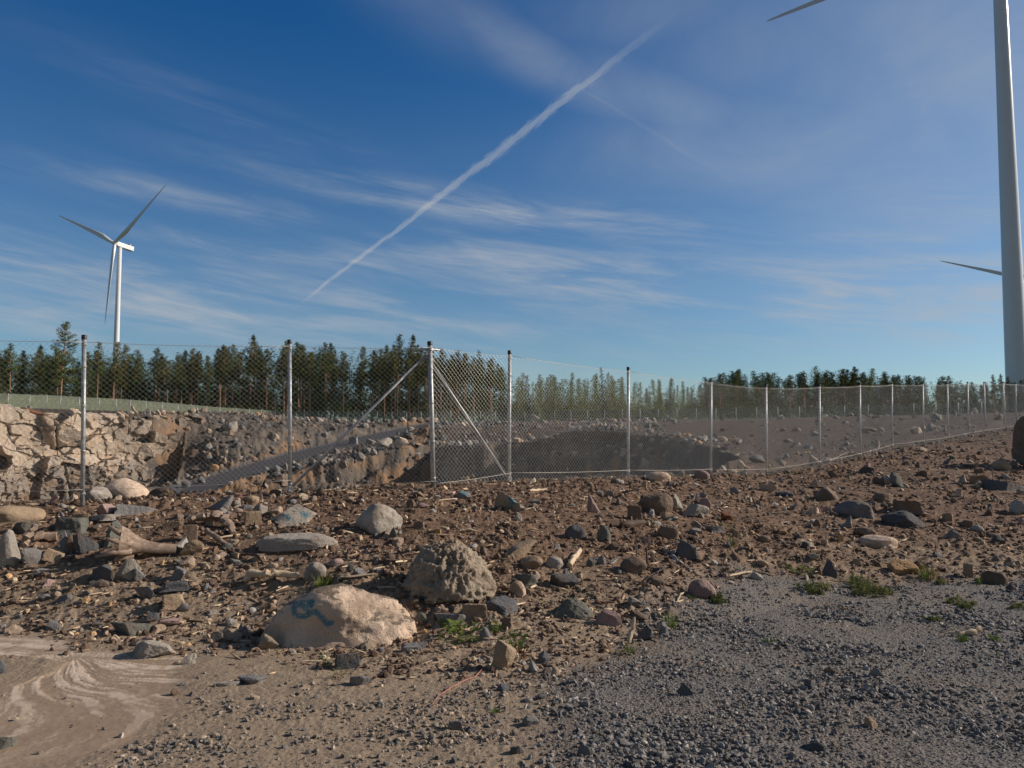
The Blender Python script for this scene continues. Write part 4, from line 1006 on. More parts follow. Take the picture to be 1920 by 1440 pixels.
fence = link('chain_link_fence', None, None, tuple(POSTS[2][0])); tag(fence, 'galvanised chain-link fence with capped steel posts running along the crest above the pit', 'fence')
FO = POSTS[2][0]
left_pt = np.array([-8.9, 8.25, 0.82]); ext = [np.array([24.6, 37.9, 2.3]), np.array([27.0, 40.6, 2.45])]
PB = [left_pt] + [p[0] for p in POSTS] + ext
PT = [left_pt + [0, 0, 2.0]] + [p[1] for p in POSTS] + [e + [0, 0, 2.0] for e in ext]
pv, pq, pt = tube([(0, 0, 0), (0, 0, 0.5), (0, 0, 1)], [1, 1, 1], 12)
for i, (b, t) in enumerate(zip(PB, PT)):
    corner = (i == 3); r = 0.032 if corner else 0.0255
    b2 = b - np.array([0, 0, 0.15]); top_ = t - np.array([0, 0, 0.05])
    po = link('post', make_mesh('post', *join([tube([b2 - b, (top_ - b) * 0.5, top_ - b], [r, r, r], 14)]), M_GALV, True), fence, tuple(b - FO))
    ax = (t - b) / np.linalg.norm(t - b)
    cv = join([tube([(top_ - b) - ax * 0.002, (t - b) - ax * 0.006, (t - b)], [r + 0.006, r + 0.006, r + 0.001], 14)])
    link('cap', make_mesh('cap', *cv, M_CAP, True, None, math.radians(40)), po)
    # wire ties on the post
    parts = []
    for hz in (0.12, 0.62, 1.15, 1.62, 1.88):
        cpt = (t - b) * hz / 2.0; parts.append(tube([cpt - [0, 0, .012], cpt + [0, 0, .012]], [r + 0.004] * 2, 10))
    link('tie', make_mesh('tie', *join(parts), M_WIRE, True), po)


def mesh_panel(A0, A1, B0, B1, sag=0.0, seed=0):
    """A0/A1: lower and upper end at the first post; B0/B1 at the second"""
    p = 0.0355; L = np.linalg.norm((B0 - A0)[:2]); n = int(round(L / p)); m = int(round(1.93 / p)); dirx = (B0 - A0) / L; nrm = np.array([dirx[1], -dirx[0], 0.0]); nrm /= np.linalg.norm(nrm)
    k = np.arange(n)[:, None]; j = np.arange(m + 1)[None, :]
    s = (k + ((j + k) % 2)) / n; tt = j / m + 0 * k
    sg = sag * 4 * s * (1 - s)
    base = A0 + (B0 - A0) * s[..., None]; topp = A1 + (B1 - A1) * s[..., None] - np.stack([0 * sg, 0 * sg, sg], -1)
    wav = 0.012 * np.sin(s * 9 + seed) * np.sin(tt * 5 + seed * 2)
    P = base + (topp - base) * tt[..., None] + nrm * (wav[..., None] + np.where((j % 2 == 0) ^ (k % 2 == 0), 0.0022, -0.0022)[..., None])
    # cross-section of three corners following each zigzag wire
    R0 = 0.00128; d = np.gradient(P, axis=1); d /= np.linalg.norm(d, axis=2)[..., None]
    u = np.cross(d, nrm); u /= np.linalg.norm(u, axis=2)[..., None]
    ring = [P + R0 * (math.cos(a_) * u * 1.2 + math.sin(a_) * nrm) for a_ in (0.5, 2.6, 4.7)]
    V = np.stack(ring, 2).reshape(-1, 3); idx = np.arange(n * (m + 1) * 3).reshape(n, m + 1, 3); Q = []
    for c_ in range(3):
        d_ = (c_ + 1) % 3; Q.append(np.stack([idx[:, :-1, c_], idx[:, :-1, d_], idx[:, 1:, d_], idx[:, 1:, c_]], -1).reshape(-1, 4))
    parts = [(V, np.vstack(Q), np.zeros((0, 3), int))]
    return parts


for i in range(len(PB) - 1):
    lift = 0.17 if i < 2 else 0.10 if i == 2 else 0.03
    lift2 = 0.17 if i + 1 < 3 else 0.08 if i < 3 else 0.03
    off = np.array([0, 0, 0.0]); dirx = (PB[i + 1] - PB[i]) / np.linalg.norm(PB[i + 1] - PB[i]); nrm = np.array([dirx[1], -dirx[0], 0]) * 0.037
    A0 = PB[i] + [0, 0, lift] + nrm; B0 = PB[i + 1] + [0, 0, lift2] + nrm; A1 = PT[i] - [0, 0, 0.085] + nrm; B1 = PT[i + 1] - [0, 0, 0.085] + nrm
    parts = mesh_panel(A0, A1, B0, B1, 0.02, i)
    V, Fq = join([(v - FO, q_, t_) for v, q_, t_ in parts]); link('mesh_panel', make_mesh('mesh_panel', V, Fq, M_WIRE, False), fence)
    # twisted wire ends above the top wire, and top / bottom line wires
    L = np.linalg.norm(B1 - A1); nb_ = int(L / 0.071); parts = []
    for kk in range(nb_):
        s = (kk + 0.5) / nb_; c0 = A1 + (B1 - A1) * s - np.array([0, 0, 0.02 * 4 * s * (1 - s)]); parts.append(tube([c0, c0 + dirx * 0.014 + [0, 0, 0.028]], [0.0022, 0.0014], 3, caps=False))
    ss_ = np.linspace(0, 1, 9); tw = [A1 + (B1 - A1) * s - np.array([0, 0, 0.02 * 4 * s * (1 - s) + 0.004]) for s in ss_]
    parts.append(tube(tw, [0.0026] * 9, 5))
    V, Fq = join([(v - FO, q_, t_) for v, q_, t_ in parts]); link('top_wire', make_mesh('top_wire', V, Fq, M_WIRE, True), fence)
    c0, c1 = (A0 + nrm * .2, B0 + nrm * .2)
    if i >= 3: c0 = c0 + [0, 0, 0.02 if i == 3 else 0.12]; c1 = c1 + [0, 0, 0.12]
    bw = [c0 + (c1 - c0) * s + np.array([0, 0, -0.015 * 4 * s * (1 - s)]) for s in ss_]
    V, Fq = join([tube(np.array(bw) - FO, [0.0022 if i < 3 else 0.0034] * 9, 5)]); link('bottom_wire', make_mesh('bottom_wire', V, Fq, M_ROPE if i >= 3 else M_WIRE, True), fence)
# braces and the clamp bar on the corner post
cp_b, cp_t = PB[3], PT[3]
for other, hz in ((PB[2], 1.86), (PB[4], 1.76)):
    a_ = cp_b + (cp_t - cp_b) * hz / 2.0; b_ = other + np.array([0, 0, 0.06]); dd = (b_ - a_); dd /= np.linalg.norm(dd); side = np.array([dd[1], -dd[0], 0]); side = side / np.linalg.norm(side) * (0.06 if side[1] < 0 else -0.06)
    a2 = a_ + dd * 0.05 - side * .6; b2 = b_ - dd * 0.03 - side * .6
    br = link('brace', make_mesh('brace', *join([tube(np.array([a2, (a2 + b2) / 2, b2]) - FO, [0.0185] * 3, 12)]), M_GALV, True), fence)
    link('bracket', make_mesh('bracket', *join([box(a_ + dd * 0.03 - FO, (0.07, 0.05, 0.06), 0.4), box(b_ - FO, (0.05, 0.07, 0.07), 0.4)]), M_GALV, False), br)
cc_ = cp_b + (cp_t - cp_b) * 0.945
l_ = (PB[2] - PB[3]); l_ /= np.linalg.norm(l_); r_ = (PB[4] - PB[3]); r_ /= np.linalg.norm(r_)
link('clamp', make_mesh('clamp', *join([tube(np.array([cc_ + l_ * 0.13, cc_ + l_ * .03]) - FO, [0.014] * 2, 8), tube(np.array([cc_ + r_ * 0.03, cc_ + r_ * .17]) - FO, [0.015] * 2, 8), tube(np.array([cc_ - [0, 0, .02], cc_ + [0, 0, .02]]) - FO, [0.044] * 2, 14)]), M_GALV, True, None, 0.7), fence)

# ------------------------------------------------------------------ far fence around the quarry
mf, N = new_mat('distant_wire_mesh')
tr = N.node('ShaderNodeBsdfTransparent'); df = N.node('ShaderNodeBsdfDiffuse', None, {'Color': (0.34, 0.38, 0.30, 1)})
mx = N.node('ShaderNodeMixShader', None, {0: 0.36}); N.l.new(tr.outputs[0], mx.inputs[1]); N.l.new(df.outputs[0], mx.inputs[2]); N.l.new(mx.outputs[0], N.node('ShaderNodeOutputMaterial').inputs[0])
FPX = [(-70, 772), (-30, 770), (14, 768), (55, 768), (87, 768), (113, 768), (148, 770), (186, 773), (217, 776), (244, 779), (273, 780), (304, 782), (333, 784), (363, 785), (387, 786), (412, 787), (442, 787), (467, 787), (490, 788), (513, 788)]
def far_fence(pts, label, wire=True):
    root = link('distant_fence', None, None, tuple(pts[0])); tag(root, label, 'fence'); o0 = pts[0]
    proto = None
    for p in pts:
        if proto is None: proto = make_mesh('post', *join([tube([(0, 0, -0.3), (0, 0, 2.05)], [0.045, 0.045], 6)]), M_GALV, True)
        link('post', proto, root, tuple(p - o0))
    V = np.array([p - o0 + [0, 0, z] for p in pts for z in (0.05, 1.98)]); n = len(pts); q = np.array([(2 * i, 2 * i + 2, 2 * i + 3, 2 * i + 1) for i in range(n - 1)])
    link('mesh_panel', make_mesh('mesh_panel', V, q, mf, False), root)
    return root


def fence_line(P0, P1, n):
    out = []
    for i in range(n):
        s = i / (n - 1); x = P0[0] + (P1[0] - P0[0]) * s; y = P0[1] + (P1[1] - P0[1]) * s; out.append(np.array([x, y, gz(x, y)]))
    return out


pl = []
for px, py in FPX:
    # straight run: depth grows from left to right
    Yd = np.interp(px, [-70, 14, 250, 513], [104, 108, 126, 151]); r = ray(px, py); x = r[0] / r[1] * Yd; pl.append(np.array([x, Yd, gz(x, Yd)]))
far_fence(pl, 'thin grey mesh fence on the far left bank above the rock face')
far_fence(fence_line((-45, 152), (8, 150), 20), 'thin grey mesh fence in front of the pines behind the far rim')
far_fence(fence_line((8, 150), (58, 122), 18), 'thin grey mesh fence in front of the light green young trees')
far_fence(fence_line((58, 122), (76, 112), 8), 'thin grey mesh fence far right behind the near mesh')

# ------------------------------------------------------------------ driftwood, roots and sticks
def wood(name, label, cat, pts, mat, seed=0, n=8, rough=0.12, group=None):
    """pts: (px, py, lift m, radius m)"""
    P = [];
    for px, py, lf, rr in pts:
        h_ = hit(px, py); P.append((h_[0], h_[1], h_[2] + lf))
    P = np.array(P); Rr = np.array([p[3] for p in pts]); t = np.linspace(0, len(P) - 1, (len(P) - 1) * 4 + 1); i0 = np.clip(t.astype(int), 0, len(P) - 2); fr = (t - i0)[:, None]
    P2 = P[i0] * (1 - fr) + P[i0 + 1] * fr; R2 = Rr[i0] * (1 - fr[:, 0]) + Rr[i0 + 1] * fr[:, 0]
    rg_ = np.random.default_rng(seed); P2[1:-1] += rg_.normal(size=P2[1:-1].shape) * R2[1:-1, None] * 0.22; R2 = R2 * (1 + rough * rg_.normal(size=len(R2)))
    c = P2.mean(0); me = make_mesh(name, *join([tube(P2 - c, R2, n, seed, rough)]), mat, True, None, math.radians(38)); o = link(name, me, None, tuple(c)); tag(o, label, cat, group); return o


root = link('hollow_root', None, None, tuple(hit(265, 1046))); tag(root, 'weathered tree root with a hollow flared end lying left of the pale tan rock', 'root')
hb_ = hit(265, 1046)
def wp(px, py, lf): h_ = hit(px, py); return np.array([h_[0], h_[1], h_[2] + lf]) - hb_
P = [wp(330, 1043, .06), wp(300, 1044, .07), wp(275, 1046, .09), wp(252, 1049, .12), wp(236, 1051, .14), wp(222, 1052, .15)]
V, Fq = join([tube(P, [0.038, 0.045, 0.055, 0.085, 0.125, 0.135], 12, 3, 0.10, False), tube([P[-1], P[-2], P[-3]], [0.125, 0.10, 0.02], 12, 4, 0.06, False)]); link('stem', make_mesh('stem', V, Fq, M_DRIFT, True), root)
parts = []
rgw = np.random.default_rng(8)
for k in range(7):
    a_ = k * 0.9; d0 = P[-1] + np.array([0.0, 0.13 * math.cos(a_), 0.13 * math.sin(a_)]); d1 = d0 + np.array([-0.03 + 0.05 * rgw.normal(), 0.05 * math.cos(a_), 0.07 * math.sin(a_)]); parts.append(tube([P[-3] + (d0 - P[-1]) * .6, d0, d1], [0.035, 0.028, 0.012], 6, k, 0.1))
link('flared_root', make_mesh('flared_root', *join(parts), M_DRIFT, True), root)
wood('driftwood', 'gnarled brown root bending down at its right end, above the squarish rock', 'driftwood', [(352, 988, .07, .03), (375, 986, .09, .05), (402, 987, .11, .06), (420, 990, .10, .055), (433, 996, .05, .04), (437, 1004, .02, .025)], M_DRIFT, 3)
wood('driftwood', 'short broken weathered branch right of the pale tan rock', 'driftwood', [(386, 1010, .07, .028), (408, 1020, .05, .032), (430, 1031, .03, .022)], M_DRIFT, 5)
wood('root', 'thin twisted dark root trailing below the loaf-shaped boulder', 'root', [(427, 1036, .03, .016), (445, 1046, .02, .014), (465, 1049, .04, .013), (484, 1052, .05, .012), (495, 1060, .01, .008)], M_DARKWOOD, 6)
wood('driftwood', 'bleached pale log lying just above the painted boulder', 'driftwood', [(458, 1099, .05, .022), (470, 1095, .08, .034), (500, 1093, .08, .034), (530, 1092, .075, .030), (559, 1094, .06, .022)], M_PALEWOOD, 7, 10, 0.07)
wood('stake', 'rusty brown stick leaning upright near the second fence post', 'stick', [(486, 935, .0, .016), (491, 934, .14, .016), (497, 934, .22, .014)], M_DARKWOOD, 8)
wood('driftwood', 'brown splintered root leaning on the boulders at the left edge', 'driftwood', [(38, 1040, .03, .03), (50, 1032, .12, .04), (66, 1030, .24, .03)], M_DRIFT, 9)
wood('log', 'smooth grey log lying behind the upright pointed rock', 'log', [(60, 1020, .05, .04), (82, 1019, .06, .045), (106, 1018, .06, .04)], M_DRIFT, 10)
wood('log', 'short sawn bleached log lying on the slope right of the black and tan boulder', 'log', [(1068, 1066, .03, .028), (1076, 1055, .04, .030), (1087, 1040, .04, .028)], M_PALEWOOD, 11, 10, 0.04)
wood('log', 'dark damp log under the angular brown rock', 'log', [(1145, 990, .03, .03), (1175, 990, .04, .045), (1209, 984, .03, .03)], M_DARKWOOD, 12)
wood('stick', 'light peeled stick on the crest right of the corner post', 'stick', [(993, 926, .02, .018), (1008, 924, .025, .02), (1025, 922, .02, .016)], M_PALEWOOD, 13)
wood('stick', 'pale split stick lying in front of the clay mound', 'stick', [(796, 1135, .02, .014), (820, 1135, .03, .018), (842, 1137, .02, .014)], M_PALEWOOD, 14)
wood('stick', 'pale broken stick standing at the gravel corner', 'stick', [(1180, 1207, .0, .018), (1186, 1204, .10, .02), (1190, 1203, .19, .014)], M_PALEWOOD, 15)
wood('stick', 'straight light stick above the pale pink boulder to its right', 'stick', [(1368, 1085, .02, .009), (1390, 1080, .03, .01), (1410, 1076, .02, .008)], M_PALEWOOD, 16)
wood('stick', 'long thin white stick pointing right from the oval cream stone', 'stick', [(1678, 1016, .02, .007), (1700, 1018, .02, .007), (1722, 1019, .01, .005)], M_PALEWOOD, 17)
wood('stick', 'light stick on the bare slope below the big smooth boulder to the right', 'stick', [(862, 1000, .02, .01), (880, 1000, .02, .011), (896, 1001, .01, .009)], M_PALEWOOD, 18)
wood('stick', 'long thin twig sticking out behind the mesh near the eighth post', 'stick', [(1556, 868, .05, .012), (1578, 860, .14, .012), (1598, 850, .1, .008)], M_DRIFT, 19)
wood('root', 'pale forked root lying across the gravel on the right', 'root', [(1775, 1192, .02, .006), (1800, 1193, .025, .010), (1820, 1193, .04, .018), (1838, 1190, .05, .026)], M_PALEWOOD, 20, 8, 0.2)
wood('stick', 'bent pale stick end below the dark greenish-grey rock', 'stick', [(1033, 1103, .02, .008), (1050, 1108, .02, .009), (1066, 1110, .01, .006)], M_PALEWOOD, 21)
wood('stick', 'short curved light stick left of the pale pink boulder', 'stick', [(1270, 1128, .0, .008), (1276, 1122, .03, .009), (1284, 1116, .02, .007)], M_PALEWOOD, 22)
tw = link('dead_twigs', None, None, tuple(hit(1200, 1066))); tag(tw, 'dark dead twigs standing and lying in front of the dark brown rounded rock', 'twigs'); hb_ = hit(1200, 1066); parts = []
for pts in ([(1196, 1070, 0, .007), (1193, 1068, .12, .006), (1195, 1068, .22, .005), (1191, 1067, .33, .003)], [(1213, 1070, 0, .012), (1214, 1068, .10, .011), (1213, 1068, .22, .006)], [(1215, 1060, .16, .006), (1240, 1058, .18, .005), (1275, 1052, .2, .003)],
            [(1200, 1100, .02, .006), (1225, 1088, .06, .006), (1250, 1078, .07, .004)], [(1205, 1104, .02, .005), (1228, 1095, .05, .005), (1240, 1082, .10, .003)], [(1130, 1077, .02, .006), (1150, 1086, .03, .006), (1180, 1090, .02, .004)], [(1120, 1096, .02, .004), (1155, 1093, .03, .005), (1178, 1095, .04, .003)]):
    parts.append(tube([wp(a[0], a[1], a[2]) for a in pts], [a[3] for a in pts], 5, 1, 0.1))
link('twig', make_mesh('twig', *join(parts), M_DARKWOOD, True), tw)

# ------------------------------------------------------------------ small plants
def leaf_mat(name, a, b, tr=0.25):
    m, N = new_mat(name); oc = objco(N); ri = N.node('ShaderNodeObjectInfo').outputs['Random']; n = N.noise(oc, 14.0, 3)
    c = N.mix(N.ramp(N.m('ADD', n, N.m('MULTIPLY', N.m('SUBTRACT', ri, .5), .4)), 0.3, 0.7), a, b)
    d = N.node('ShaderNodeBsdfDiffuse', None, {'Color': c}); t = N.node('ShaderNodeBsdfTranslucent', None, {'Color': c}); mx = N.node('ShaderNodeMixShader', None, {0: tr})
    N.l.new(d.outputs[0], mx.inputs[1]); N.l.new(t.outputs[0], mx.inputs[2]); N.l.new(mx.outputs[0], N.node('ShaderNodeOutputMaterial').inputs[0]); return m


M_GRASS = leaf_mat('grass_blades', (0.10, 0.16, 0.035), (0.19, 0.24, 0.06)); M_LEAF = leaf_mat('weed_leaves', (0.08, 0.14, 0.03), (0.18, 0.23, 0.06)); M_RED = leaf_mat('reddish_stalks', (0.22, 0.07, 0.04), (0.22, 0.16, 0.06)); M_FEATH = leaf_mat('feathery_weed', (0.12, 0.145, 0.05), (0.27, 0.26, 0.12))


def blades(n, h, spread, wid, seed, curl=0.5, up=0.3):
    rng = np.random.default_rng(seed); V = []; Q = []
    for i in range(n):
        a = rng.uniform(0, 2 * np.pi); r0 = spread * math.sqrt(rng.random()) * 0.55; b = np.array([math.cos(a) * r0, math.sin(a) * r0, -0.01]); L = h * rng.uniform(0.45, 1.1); a2 = a + rng.normal() * 0.7; out = np.array([math.cos(a2), math.sin(a2), 0]) * L * rng.uniform(0.1, curl)
        s = np.array([-math.sin(a2), math.cos(a2), 0]) * wid
        p1 = b + out * .35 + [0, 0, L * .55]; p2 = b + out + [0, 0, L * rng.uniform(0.75, 1.0)]
        o = len(V); V += [b - s, b + s, p1 + s * .8, p1 - s * .8, p2 + s * .15, p2 - s * .15]; Q += [(o, o + 1, o + 2, o + 3), (o + 3, o + 2, o + 4, o + 5)]
    return np.array(V), np.array(Q)


def feathery(n, h, spread, seed):
    rng = np.random.default_rng(seed); V = []; Q = []
    for i in range(n):
        a = rng.uniform(0, 2 * np.pi); r0 = spread * math.sqrt(rng.random()); b = np.array([math.cos(a) * r0, math.sin(a) * r0, 0]); L = h * rng.uniform(0.5, 1.05) * (1 - 0.5 * r0 / spread); ln = np.array([rng.normal() * .18, rng.normal() * .18, 1]) * L
        for j in range(16):
            t = (j + 1) / 16; c = b + ln * t; w_ = 0.045 * (1.15 - t)
            for _ in range(3):
                d = rng.normal(size=3); d[2] = abs(d[2]) * .5; d /= np.linalg.norm(d); s = np.cross(d, rng.normal(size=3)); s = s / np.linalg.norm(s) * 0.0022; e = c + d * w_
                o = len(V); V += [c - s, c + s, e + s, e - s]; Q.append((o, o + 1, o + 2, o + 3))
    return np.array(V), np.array(Q)


def leafy(n, h, spread, ls, seed):
    rng = np.random.default_rng(seed); V = []; Q = []
    for i in range(n):
        a = rng.uniform(0, 2 * np.pi); r0 = spread * math.sqrt(rng.random()); c = np.array([math.cos(a) * r0, math.sin(a) * r0, h * rng.uniform(0.15, 1.0) * (1 - .4 * r0 / spread)])
        a2 = a + rng.normal() * .8; d = np.array([math.cos(a2), math.sin(a2), rng.uniform(-.2, .6)]); d /= np.linalg.norm(d); s = np.cross(d, [0, 0, 1]) ; s /= np.linalg.norm(s); l = ls * rng.uniform(.6, 1.2); m = c + d * l * .5 + [0, 0, .006]
        o = len(V); V += [c, m + s * l * .27, c + d * l, m - s * l * .27]; Q.append((o, o + 1, o + 2, o + 3))
        if rng.random() < .4:
            b = np.array([c[0] * .3, c[1] * .3, 0]); s2 = s * .0025; o = len(V); V += [b - s2, b + s2, c + s2, c - s2]; Q.append((o, o + 1, o + 2, o + 3))
    return np.array(V), np.array(Q)


def plant(px, py, kind, wpx, hpx, label, mat=None, name='weed', dens=1.0):
    P = hit(px, py); d = P[1]; w = wpx / F * d; h = hpx / F * d; sd_ = int(px * 3 + py)
    if kind == 'blades': V, Q = blades(int(70 * dens), h, w * .5, 0.0028, sd_, 0.9); mt = mat or M_GRASS
    elif kind == 'feather': V, Q = feathery(max(3, int(13 * dens)), h, w * .5, sd_); mt = mat or M_FEATH
    else: V, Q = leafy(int(42 * dens), h, w * .5, min(.06, w * .22), sd_); mt = mat or M_LEAF
    V = V.copy()
    for i in range(0): pass
    dz = terrain(P[0] + V[:, 0], P[1] + V[:, 1]) - P[2]; V[:, 2] += np.clip(dz, -.15, .15)
    o = link(name, make_mesh(name, V, Q, mt, False), None, tuple(P)); tag(o, label, 'weed' if name != 'grass_tuft' else 'grass tuft', 'green weeds along the foot of the slope')


plant(588, 1082, 'blades', 18, 24, 'bright green grass blades at the foot of the rounded pale rock', name='grass_tuft', dens=.6)
plant(606, 1102, 'blades', 50, 20, 'low green grass patch right below the rounded pale rock', name='grass_tuft', dens=2.2)
plant(862, 1200, 'leafy', 70, 30, 'leafy green weed right of the painted boulder', dens=1.6)
plant(845, 1178, 'leafy', 36, 14, 'small bright leaves by the lichen-spotted rock')
plant(930, 1188, 'leafy', 26, 20, 'small leafy weed above the leaning slab')
plant(966, 1225, 'leafy', 52, 46, 'leafy weed with reddish stems right of the leaning slab', dens=1.7)
plant(975, 1236, 'blades', 44, 40, 'reddish stalks right of the leaning slab', M_RED, dens=.4)
plant(612, 1250, 'leafy', 26, 34, 'upright broad-leaved weed left of the dark blue-black rock', dens=.5)
plant(634, 1270, 'leafy', 30, 18, 'dark green rosette in front of the dark blue-black rock', dens=.6)
plant(1517, 1108, 'feather', 44, 24, 'round feathery weed left of the upright dark rock', dens=1.3)
plant(1545, 1104, 'feather', 26, 16, 'small feathery weed in front of the upright dark rock', dens=.7)
plant(1600, 1100, 'feather', 56, 34, 'tall feathery weed right of the upright dark rock', dens=1.5)
plant(1630, 1114, 'feather', 74, 34, 'widest feathery yellowish weed spreading over the gravel edge', dens=2.2)
plant(1658, 1112, 'feather', 40, 18, 'feathery tuft at the right end of the weed patch', dens=.8)
plant(1505, 1076, 'leafy', 38, 12, 'flat leafy weed above the round feathery weed')
plant(1480, 1066, 'blades', 18, 10, 'tiny grass tuft on brown soil above the gravel', name='grass_tuft', dens=.4)
plant(1346, 1130, 'feather', 30, 20, 'feathery weed right below the pale pink boulder', dens=.9)
plant(1736, 1086, 'blades', 44, 30, 'mixed green and red grass right of the yellow-tan boulder', name='grass_tuft', dens=1.2)
plant(1745, 1084, 'blades', 52, 42, 'thin red stalks behind the yellow-tan boulder', M_RED, dens=.5)
plant(1764, 1096, 'feather', 26, 16, 'small pale weed left of the blocky tan stone', dens=.5)
plant(1802, 1134, 'feather', 44, 22, 'yellow-green weed on the gravel below the blocky tan stone', dens=.9)
plant(1812, 1142, 'feather', 26, 14, 'low tuft under the yellow-green weed', dens=.4)
plant(1805, 1202, 'blades', 34, 16, 'green tuft around the pale forked root', name='grass_tuft', dens=.9)
plant(1866, 1202, 'blades', 34, 15, 'green tuft right of the pale forked root', name='grass_tuft', dens=.9)
plant(1836, 1096, 'blades', 14, 20, 'small tuft left of the smooth grey-brown rock', name='grass_tuft', dens=.4)
plant(1912, 1142, 'feather', 24, 20, 'weed cut by the right frame edge on gravel', dens=.5)
plant(930, 1337, 'blades', 26, 10, 'single small grass tuft on bare grey ground near the bottom', name='grass_tuft', dens=1.0)
plant(1182, 1228, 'leafy', 36, 20, 'pale weed at the gravel corner below the blackish stone', M_FEATH, dens=.8)
plant(1258, 1178, 'blades', 30, 30, 'olive grass at the blackish gravel corner stones', name='grass_tuft', dens=.8)
plant(1372, 1024, 'blades', 22, 36, 'thin yellowish weed on the slope by the flat yellowish stone', M_FEATH, dens=.5)
plant(1365, 990, 'leafy', 26, 8, 'faint green leaves above the flat yellowish stone', dens=.4)
plant(1300, 1125, 'blades', 20, 10, 'tiny tuft left below the pale pink boulder', name='grass_tuft', dens=.4)
plant(1440, 1205, 'blades', 30, 14, 'sparse tuft in the middle gravel', name='grass_tuft', dens=.5)
plant(1748, 1165, 'feather', 36, 12, 'flat yellowish weed on the gravel at right', dens=.4)
plant(838, 1128, 'leafy', 14, 18, 'single green sprout at the foot of the clay mound', dens=.15)
P = [hit(px, py) for px, py in ((806, 1330), (822, 1308), (845, 1292), (870, 1281), (893, 1270), (905, 1258))]; P = np.array(P) + [0, 0, .008]
tag(link('runner_stem', make_mesh('runner_stem', *join([tube(P - P[0], [.0022, .003, .0035, .0035, .003, .003], 5)]), plain('pink_stem', (0.45, 0.16, 0.12), .5), True), None, tuple(P[0])), 'thin pink runner stem curving over grey ground below the leaning slab', 'runner stem')

# ------------------------------------------------------------------ wind turbines
def tower_mesh(H, rb, rt, n=64):
    zs = np.linspace(-2, H, 30); R_t = np.interp(zs, [0, H * .35, H * .72, H], [rb, rb * .84, rb * .66, rt]); V, q, t = tube([(0, 0, z) for z in zs], R_t, n); parts = [(V, q, t)]
    for f_ in (.18, .38, .6, .8):
        z = H * f_; r = np.interp(z, zs, R_t); parts.append(tube([(0, 0, z - .06), (0, 0, z + .06)], [r + .012] * 2, n))
    return join(parts)


def blade_mesh(L=63.6, bend=-0.0):
    rs = np.r_[np.linspace(0, 4, 5), np.linspace(6, 16, 6), np.linspace(20, L - 1.5, 16), L - .6, L - .15, L]; n = 20; V = []
    for r in rs:
        t = r / L; ch = np.interp(t, [0, .05, .10, .2, .35, .6, .85, .96, .99, 1], [2.5, 2.5, 3.1, 3.95, 3.2, 2.1, 1.25, .8, .45, .08]); th = np.interp(t, [0, .05, .12, .22, .5, 1], [1, 1, .72, .42, .25, .16]) * ch; tw = math.radians(np.interp(t, [0, .1, .3, .6, 1], [16, 14, 7, 2, -1]))
        a = np.arange(n) * 2 * np.pi / n; x = np.cos(a) * ch * .5; y = np.sin(a) * th * .5 * np.where(np.cos(a) > 0, 1, (1 + np.cos(a)) ** .5 + .12); k = min(1, max(0, (t - .04) / .15)); x = x - ch * .2 * k
        xr = x * math.cos(tw) - y * math.sin(tw); yr = x * math.sin(tw) + y * math.cos(tw); V.append(np.stack([xr, yr + 1.5 * t * t * bend, np.full(n, r)], 1))
    V = np.concatenate(V); m = len(rs); q = np.array([(i * n + j, i * n + (j + 1) % n, (i + 1) * n + (j + 1) % n, (i + 1) * n + j) for i in range(m - 1) for j in range(n)]); return V, q


